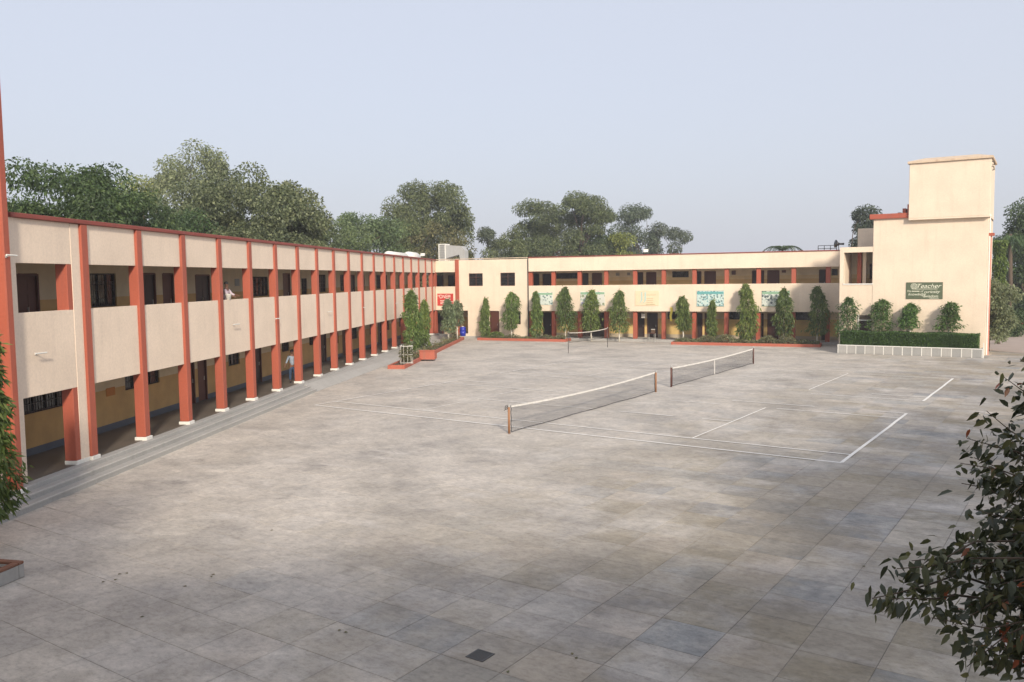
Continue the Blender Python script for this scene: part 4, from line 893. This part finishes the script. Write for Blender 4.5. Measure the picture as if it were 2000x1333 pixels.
# ------------------------------------------------------------------ things on roofs
def roofunit():
    x0, z0 = BF.hit(856.5,505,3.0); x1 = BF.hit(907,505,3.0)[0]; zt = BF.hit(870,476.5,3.0)[1]; zr = ZT-.2
    u = empty('roof_cooler', BF.world(x0,3.0,zr), BF.a, 'grey ducted air cooler with a white louvred front on the corner roof', 'cooler'); H = zt-zr; w = x1-x0
    box('frame', white, u, 0, .07, 0, 1.0, 0, H, .01); box('frame', white, u, w*.24, w*.24+.1, 0, 1.0, 0, H, .01); box('frame', white, u, .071, w*.24-.001, 0, 1.0, H-.1, H, .01)
    for k in range(10): box('louvre', metal_grey, u, .072, w*.24-.002, .05, .12, .06+k*(H-.2)/10, .06+k*(H-.2)/10+.07, .004)
    box('casing', metal_grey, u, .072, w*.24-.002, .14, .98, .02, H-.102, .01)
    mb = MB(); a, b, c = w*.24+.11, w*.84, w
    pr = [(a,.25*H),(b-.15,.42*H),(b-.02,.02),(c,.02),(c,.62*H),(b+.08,.86*H),(a,.93*H)]; n = len(pr)
    mb.v = [(x,.08,z) for x,z in pr]+[(x,.92,z) for x,z in pr]; mb.f = [tuple(range(n)), tuple(n+n-1-i for i in range(n))]+[(i,n+i,n+(i+1)%n,(i+1)%n) for i in range(n)]
    mb.build('duct', metal_grey, u)
roofunit()
for (pa, pb, lab) in ((757,790,'white rounded roof tank, left of two behind the left wing parapet'),(796,812,'white rounded roof tank, right of two behind the left wing parapet')):
    x0 = LF.hit(pa,498,3.2)[0]; x1 = LF.hit(pb,498,3.2)[0]; p = LF.world((x0+x1)/2, 3.2, 7.36); zt = LF.hit((pa+pb)/2,492.5,3.2)[1]-7.36
    L2 = abs(x1-x0)/2; t = empty('roof_tank', p, LF.a, lab, 'tank', 'tanks on the left wing roof'); r = max(.55, zt/2); mb = MB(); pr = [(-L2,.25*r),(-L2+.12,.75*r),(-L2+.4,r),(L2-.4,r),(L2-.12,.75*r),(L2,.25*r)]
    mb.tube([(x,0,r) for x,_ in pr],[q for _,q in pr],16); mb.build('shell', white, t, smooth=True)
    mb = MB()
    for sx in (-.6,.6): mb.box(sx*L2-.06,sx*L2+.06,-r*.7,r*.7,0,r*.45)
    mb.build('cradle', darkmetal, t)
def flood(label, p, a):
    u = empty('flood_lamp', p, a, label, 'lamp'); mb = MB(); mb.tube([(0,0,-.02),(0,0,.22)],.02,6); mb.build('bracket', darkmetal, u); mb = MB()
    mb.v = [(-.22,-.2,.2),(.22,-.2,.2),(.22,-.12,.46),(-.22,-.12,.46),(-.14,.08,.24),(.14,.08,.24),(.14,.1,.4),(-.14,.1,.4)]; mb.f = [(0,1,2,3),(4,7,6,5),(0,4,5,1),(1,5,6,2),(2,6,7,3),(3,7,4,0)]; mb.build('housing', white, u)
flood('small white flood lamp at the far end of the left wing roof', LF.world(LF.hit(829,505,0)[0], .1, ZT+.13), BF.a); flood('small white flood lamp on the middle of the verandah roof edge', BF.world(BF.hit(1262,494)[0], .05, ZT+.13), BF.a)
# horn loudspeaker + railing
p = TF.hit(1638,477,2.0); hs = empty('horn_speaker', TF.world(p[0], 2.0, zlow-.2), TF.a, 'black horn loudspeaker on the low roof beside the tower', 'loudspeaker')
dz = p[1]-(zlow-.2); mb = MB(); mb.tube([(0,0,0),(0,0,dz)],.03,6); mb.build('pole', darkmetal, hs); mb = MB()
mb.tube([(.35,.2,dz),(.1,.05,dz),(-.05,-.05,dz),(-.2,-.15,dz+.02)],[.09,.07,.14,.32],14); mb.build('horn', blackp, hs, smooth=True)
x0 = BF.hit(1598,484,4)[0]; x1 = BF.hit(1634,484,4)[0]; rl = empty('roof_railing', BF.world(x0,4,7.36), BF.a, 'thin dark metal railing on the verandah roof near the tower', 'railing'); mb = MB(); zz = BF.hit(1615,480,4)[1]-7.36; w = x1-x0
for z in (zz, zz*.72): mb.tube([(0,0,z),(w,0,z)],.025,5)
mb.build('rail', darkmetal, rl); mb = MB()
for k in range(4): mb.tube([(w*k/3,0,0),(w*k/3,0,zz)],.03,5)
mb.build('post', darkmetal, rl)

# ------------------------------------------------------------------ small things in the yard
# drain grate
p = ground(938,1281); g = empty('drain_grate', (p[0], p[1], 0.002), CT, 'square dark iron drain grate set in the foreground paving', 'drain')
mb = MB(); e = .165
for c in ((-e,e,-e,-e+.03),(-e,e,e-.03,e),(-e,-e+.03,-e+.03,e-.03),(e-.03,e,-e+.03,e-.03)): mb.box(*c, .0, .008)
mb.build('frame', darkmetal, g); box('pit_dark_plate', blackp, g, -e+.03, e-.03, -e+.03, e-.03, -.0005, .001, 0)  # flat black plate under the bars; the hole's darkness is its colour
for k in range(9): yy = -e+.05+k*(2*e-.1)/8; box('bar', darkmetal, g, -e+.03, e-.03, yy-.011, yy+.011, .0015, .007, .001)
rimbrown = paint('brown_rim', (.22,.10,.06), (.12,.07,.05), .5)
# planter at the left edge with its column tree
c0 = ground(47,1096,.32); nb = empty('brick_planter', (c0[0], c0[1], 0), LF.a-math.pi/2-R(8), 'concrete planter with a red top edge at the left picture edge', 'planter')
for c in ((-2.2,0,-1.5,-1.36),(-2.2,0,-.14,0),(-2.2,-2.06,-1.358,-.142),(-.14,0,-1.358,-.142)): box('wall', concrete, nb, *c, 0, .27, .012); box('rim', rimbrown, nb, c[0]-.0, c[1]+.0, c[2], c[3], .272, .33, .012)
box('soil', soil, nb, -2.058, -.142, -1.356, -.144, 0, .22, 0)
p = at_depth(-24, 900, 18.3); ashoka('column_tree', 'leafy green column tree at the left picture edge', (p[0], p[1], .2), zpx(-24,636,18.3), 1.15, trunk=.45, n=5200, leaf=.2, cone=.55, loose=.25)
# table with things on it before the verandah
x0 = BF.hit(1266,655,-.9)[0]; x1 = BF.hit(1280,655,-.9)[0]; tbp = BF.world((x0+x1)/2, -.9, 0); tbl = empty('table', tbp, BF.a, 'small table with steel legs before a dark ground floor door', 'table'); w = (x1-x0)/2
box('top', wood, tbl, -w, w, -.3, .3, .78, .83, .01)
for sx in (-1,1):
    for sy in (-1,1): mb = MB(); mb.tube([(sx*(w-.05),sy*.24,0),(sx*(w-.05),sy*.24,.78)],.022,6); mb.build('leg', steel, tbl)
bk = empty('box', tbp+Vector((.12,0,.83)), BF.a, 'small pale box standing on the steel legged table', 'box'); box('carton', soil, bk, -.16, .16, -.12, .12, 0, .3, .01); box('lid', white, bk, -.165, .165, -.125, .125, .301, .33, .005)
# yellow ribbon
xx, zt_ = BF.hit(1311,604,-.06); rb_ = empty('ribbon', BF.world(xx,-.09,0), BF.a, 'yellow cloth ribbon hanging from the verandah balcony', 'ribbon'); mb = MB(); zb_ = BF.hit(1311,628,-.06)[1]
for i in range(8):
    zA = zt_+.15+(zb_-zt_-.15)*i/8; zB = zt_+.15+(zb_-zt_-.15)*(i+1)/8; wA = .11-.004*i; a_ = .04*math.sin(i*.9); b_ = .04*math.sin((i+1)*.9); n = len(mb.v); mb.v += [(a_-wA,.01*math.sin(i),zA),(a_+wA,-.01*math.sin(i),zA),(b_+wA,-.01*math.sin(i+1),zB),(b_-wA,.01*math.sin(i+1),zB)]; mb.f.append((n,n+1,n+2,n+3))
r_ = mb.build('cloth', yellow, rb_); sm_ = r_.modifiers.new('s','SOLIDIFY'); sm_.thickness = .006
# dry leaves scattered on the paving
mb = MB(); mb.v = [(0,0,0),(.03,.03,.012),(.1,.01,.004),(.04,-.03,.010)]; mb.f = [(0,2,1),(0,3,2)]; dl = None
for (px_, py_) in ((205,1136),(222,1134),(230,1123),(250,1121),(412,1126),(420,1123),(282,1205),(365,1146),(672,1235),(665,1230),(1118,1280),(1124,1288),(534,1036),(1735,1162),(990,1315),(1690,1108)):
    p = ground(px_, py_)
    if dl is None: o = mb.build('fallen_leaf', lf_brown); sm_ = o.modifiers.new('s','SOLIDIFY'); sm_.thickness = .002; dl = o
    else: o = dl.copy(); COL.objects.link(o)
    o.location = (p[0], p[1], .006); o.rotation_euler = (0,0,random.random()*6.28); o.scale = (.8,)*3; tag(o, 'dry curled leaf lying on the foreground paving', 'leaf', 'fallen leaves')

# ------------------------------------------------------------------ tree close to the viewpoint on the right
def near_tree():
    base = (5.55, 6.9, -.02); t = empty('near_tree', base, 0, 'dark leafy tree reaching in from the lower right with a few red leaves', 'tree'); B = np.array(base)
    mb = MB(); fork = limb(mb, (0,0,-.05), (-.15,-.05,2.0), .16, .12, .03, 10)[-1]
    tips = []   # twig tips read off the photograph, each set at its own distance
    spec = [(1985,705,7.4),(1960,735,7.2),(1990,790,7.3),(1925,800,7.0),(1900,850,6.9),(1965,850,7.1),(1870,905,6.6),(1905,890,6.8),(1880,950,6.5),(1940,930,6.8),(1900,1000,6.4),(1960,1000,6.6),
            (1830,1090,6.0),(1780,1105,5.8),(1730,1125,5.6),(1870,1060,6.2),(1850,1120,6.0),(1900,1090,6.2),(1950,1080,6.4),(1705,1160,5.5),(1740,1170,5.6),(1880,1180,6.0),(1930,1160,6.2),(1860,1230,5.8),(1815,1220,5.7),(1900,1260,5.9),(1950,1240,6.1),(1985,1190,6.3),(1985,1100,6.4),(1990,950,6.9),(1985,1300,6.1),(1890,1310,5.7),(1940,1320,5.9),(2030,1000,6.8),(2040,1150,6.5),(2030,860,7.1),(2050,1280,6.3),(1990,1040,6.0),(1960,1130,5.8),(2000,1230,5.9)]
    P = []; D = []; L = []
    for px_, py_, Y in spec:
        tip = at_depth(px_, py_, Y)-B; hub = np.array([-.05+rng.normal()*.15, .1+rng.normal()*.2, 0]) ; hub[2] = np.clip(tip[2]*.55+1.5, 2.0, 4.4); h2 = fork*(1-(hub[2]-2)/3.2)+np.array([.15,.1,4.6])*((hub[2]-2)/3.2)
        pts = limb(mb, h2, tip, .020, .003, .06, 5, 8)
        for k in range(2, 9):
            c = np.array(pts[k]); d = np.array(pts[k])-np.array(pts[k-1]); nl = 34 if k < 6 else 19
            for j in range(nl):
                a = rng.normal(size=3)*.5; side = np.cross(d/np.linalg.norm(d), unit(rng.normal(size=3))); q = c-d*rng.random()+rng.normal(size=3)*(.055 if k > 5 else .17)
                P.append(q); D.append(unit(d)*.55+side*.8+a*.5+np.array([0,0,-.35])); L.append(rng.uniform(.055,.125))
    # denser inner foliage towards the trunk (mostly outside the frame)
    n = 7000; u = ball(n,.3)*np.array([.85,1.0,1.75])+np.array([.45,.25,3.1]); P += list(u); D += list(rng.normal(size=(n,3))+np.array([-.2,-.2,-.5])); L += list(rng.uniform(.06,.125,n))
    limb(mb, fork, np.array([.15,.1,4.8]), .11, .03, .05, 8); mb.build('trunk', barkm, t, smooth=True)
    P = np.array(P); D = np.array(D); L = np.array(L)
    leaves('crown', lf_near, P, D, L, L*.46, t, .2, True)
near_tree()
# trees along the right side of the yard, outside the frame: their shade lies across the right foreground
tree('tree', 'broad shade tree beyond the right picture edge near the viewpoint', (14.6, 4.0, -.05), 11.2, 4.4, 3.4, 7.7, lf_mid, 60, 15000, .3, 1.3, group='yard side trees', trunk_r=.32)
tree('tree', 'second shade tree beyond the right picture edge further along the yard', (21.5, 10., -.05), 11.2, 4.6, 3.4, 7.7, lf_mid, 60, 14000, .3, 1.3, group='yard side trees', trunk_r=.3)
tree('tree', 'unseen tree added beyond the right picture edge to shade the far court side', (29.5, 20., -.05), 10.2, 3.9, 3.1, 7.0, lf_mid, 46, 11000, .3, 1.2, group='yard side trees', trunk_r=.28)  # added out of view for the shadow it throws on the yard
tag(sheet('lane', lanem, [(33.5,70),(33.2,66.4),(36.5,60),(60,52),(75,66),(50,80)], .006), kind='structure')
bgtree('small dark shrub tree behind the lane right of the tower', 1962, 610, 76, 30, lf_dark, 16, 5000, .26, .7, .45)
bw = empty('boundary_wall', (33, 92, 0), R(-20), 'low dull red boundary wall beyond the lane right of the tower', 'wall')
box('wall', coping_red, bw, 0, 40, 0, .25, -.05, 1.6, .02); box('coping', concrete, bw, -.05, 40.05, -.05, .3, 1.602, 1.7, .01)

# ------------------------------------------------------------------ people
def skinmesh(name, J, E, mat, parent, sub=1):
    """J: list of (x,y,z,r)  E: edges; a continuous body grown with a Skin modifier"""
    me = bpy.data.meshes.new(name); me.from_pydata([j[:3] for j in J], E, []); o = bpy.data.objects.new(name, me); COL.objects.link(o)
    md = o.modifiers.new('skin', 'SKIN'); md.use_smooth_shade = True
    for i, j in enumerate(J):
        sv = me.skin_vertices[0].data[i]; r = j[3]; sv.radius = (r, r) if not hasattr(r, '__len__') else r; sv.use_root = (i == 0)
    ss = o.modifiers.new('sub', 'SUBSURF'); ss.levels = sub; ss.render_levels = sub
    dg = bpy.context.evaluated_depsgraph_get(); m2 = bpy.data.meshes.new_from_object(o.evaluated_get(dg)); bpy.data.objects.remove(o)
    m2.materials.clear(); m2.materials.append(mat); return link(name, m2, parent)
skinm = plain('skin', (.16,.075,.045), .6); hairm = plain('hair', (.012,.01,.009), .5)
def person(label, loc, rz, armL, armR, legs, shirt, trousers, shoes, lean=0.):
    """armL/armR: (elbow, wrist) offsets; built at 1.72 m"""
    p = empty('person', loc, rz, label, 'person')
    J = [(0,0,.92,.12),(0,0,1.10,.125),(0,lean*.5,1.30,.13),(0,lean,1.45,.085),(0,lean,1.53,.05),(0,lean-.01,1.60,.072),(0,lean-.012,1.68,.078),(0,lean,1.745,.045)]
    E = [(i,i+1) for i in range(7)]
    def chain(start, pts):
        prev = start
        for q in pts: J.append(q); E.append((prev, len(J)-1)); prev = len(J)-1
        return prev
    for sx, arm in ((-1,armL),(1,armR)):
        e, w = arm; sh = (sx*.18, lean, 1.41)
        i = chain(3, [(sh[0],sh[1],sh[2],.055),(sh[0]+e[0],sh[1]+e[1],sh[2]+e[2],.042),(sh[0]+w[0],sh[1]+w[1],sh[2]+w[2],.029)])
        W = np.array(J[i][:3]); d = unit(W-np.array(J[i-1][:3])); s_ = unit(np.cross(d, np.array([0,1,.2]))); palm = chain(i, [(*(W+d*.06),.03)]); Pm = W+d*.06
        for k, (o_, ln) in enumerate(((-.028,.065),(-.010,.075),(.010,.07),(.028,.055))): chain(palm, [(*(Pm+d*.03+s_*o_),.0095),(*(Pm+d*(.03+ln*.55)+s_*o_*1.15+np.array([0,-.01,0])),.0085),(*(Pm+d*(.03+ln)+s_*o_*1.1+np.array([0,-.025,0])),.007)])
        chain(i, [(*(W+d*.035+s_*-.035),.011),(*(W+d*.07+s_*-.052),.009)])
    for sx, lg in zip((-1,1), legs):
        k, a = lg; chain(0, [(sx*.095,0,.86,.092),(sx*.1+k[0],k[1],.48,.06),(sx*.1+a[0],a[1],.09,.04),(sx*.105+a[0],a[1]-.10,.035,.035),(sx*.105+a[0],a[1]-.16,.03,.028)])
    skinmesh('body', J, E, skinm, p)
    # face and hair
    mb = MB()
    for sx in (-1,1): mb.box(sx*.03-.01,sx*.03+.01,lean-.092,lean-.082,1.655,1.665)
    mb.build('eyes', hairm, p); mb = MB(); mb.v = [(-.013,lean-.085,1.625),(.013,lean-.085,1.625),(0,lean-.085,1.665),(0,lean-.108,1.63)]; mb.f = [(0,1,3),(1,2,3),(2,0,3)]; mb.box(-.022,.022,lean-.088,lean-.080,1.598,1.604)
    for sx in (-1,1): mb.box(sx*.078-.01,sx*.078+.01,lean-.012,lean+.014,1.625,1.675)
    mb.build('face_features', skinm, p)
    mb = MB(); mb.lathe([(.086,1.665),(.092,1.70),(.082,1.745),(.05,1.78),(.015,1.79)],14,(0,lean+.012)); mb.build('hair', hairm, p, smooth=True)
    # clothes a little outside the body
    Jc = [(0,0,.88,.14),(0,0,1.05,.147),(0,lean*.5,1.28,.152),(0,lean,1.42,.112)]; Ec = [(0,1),(1,2),(2,3)]
    for sx, arm in ((-1,armL),(1,armR)):
        e, w = arm; sh = np.array((sx*.18,lean,1.41)); b = len(Jc); m_ = sh+np.array(e); q = m_*.35+(sh+np.array(w))*.65
        Jc += [(*sh,.072),(*m_,.056),(*q,.045)]; Ec += [(3,b),(b,b+1),(b+1,b+2)]
    skinmesh('shirt', Jc, Ec, shirt, p)
    Jt = [(0,0,.93,.146),(0,0,.86,.145)]; Et = [(0,1)]
    for sx, lg in zip((-1,1), legs):
        k, a = lg; b = len(Jt); Jt += [(sx*.1,0,.80,.112),(sx*.1+k[0],k[1],.48,.08),(sx*.1+a[0],a[1],.12,.066)]; Et += [(1,b),(b,b+1),(b+1,b+2)]
    skinmesh('trousers', Jt, Et, trousers, p)
    mb = MB()
    for sx, lg in zip((-1,1), legs): a = lg[1]; x = sx*.104+a[0]; mb.tube([(x,a[1]+.07,.045),(x,a[1]-.02,.06),(x,a[1]-.12,.045),(x,a[1]-.20,.035)],[.03,.055,.05,.025],8)
    mb.build('shoes', shoes, p, smooth=True); return p
denim = plain('denim', (.03,.06,.12), .8); lshirt = plain('blue_grey_shirt', (.28,.34,.42), .8); pshirt = plain('pale_pink_shirt', (.55,.45,.50), .8); dtro = plain('dark_trousers', (.03,.03,.035), .8)
gq = ground(571, 748, ZB); x_, y_ = LF.loc(gq); y_ = min(max(y_, .45), 1.8); x_ = LF.hit(571, 720, y_)[0]
person('person in a blue grey shirt and jeans standing in the ground floor verandah', LF.world(x_, y_, ZB+.004), R(25), ((-.10,-.05,-.24),(-.20,-.12,-.44)), ((.07,-.1,-.22),(.03,-.26,-.12)), (((-.02,-.02),(-.03,0)),((.02,.03),(.03,.05))), lshirt, denim, blackp)
x_ = LF.hit(439, 575, .55)[0]
person('person in a pale pink shirt leaning at the upper balcony wall', LF.world(x_, .58, 4.082), math.pi/2+LF.a-math.pi/2, ((-.1,-.12,-.2),(-.02,-.34,-.26)), ((.1,-.12,-.2),(.04,-.36,-.24)), (((-.02,0),(-.02,.02)),((.02,0),(.03,.02))), pshirt, dtro, blackp, -.12)
x_ = LF.hit(444, 578, .06)[0]; ct = empty('bucket', LF.world(x_+.1, .06, ZBT), LF.a, 'small white pot on the balcony wall beside the leaning person', 'pot'); mb = MB(); mb.lathe([(.09,0),(.13,.22),(.14,.23)],14); mb.build('body', white, ct, smooth=True); mb = MB(); mb.lathe([(.145,.2305),(.145,.25)],14); mb.build('rim', white, ct)

# ------------------------------------------------------------------ thin haze in the air
mb = MB(); mb.box(-130, 150, -16, 170, -1.2, 21.5); hzm = bpy.data.materials.new('haze_air'); hzm.use_nodes = True; hn = hzm.node_tree.nodes; hn.remove(hn['Principled BSDF'])
pv_ = hn.new('ShaderNodeVolumePrincipled'); pv_.inputs['Color'].default_value = (.86,.89,.95,1); pv_.inputs['Density'].default_value = .0008; pv_.inputs['Anisotropy'].default_value = 0.1
hzm.node_tree.links.new(pv_.outputs[0], hn['Material Output'].inputs['Volume'])
tag(mb.build('haze', hzm), kind='stuff')
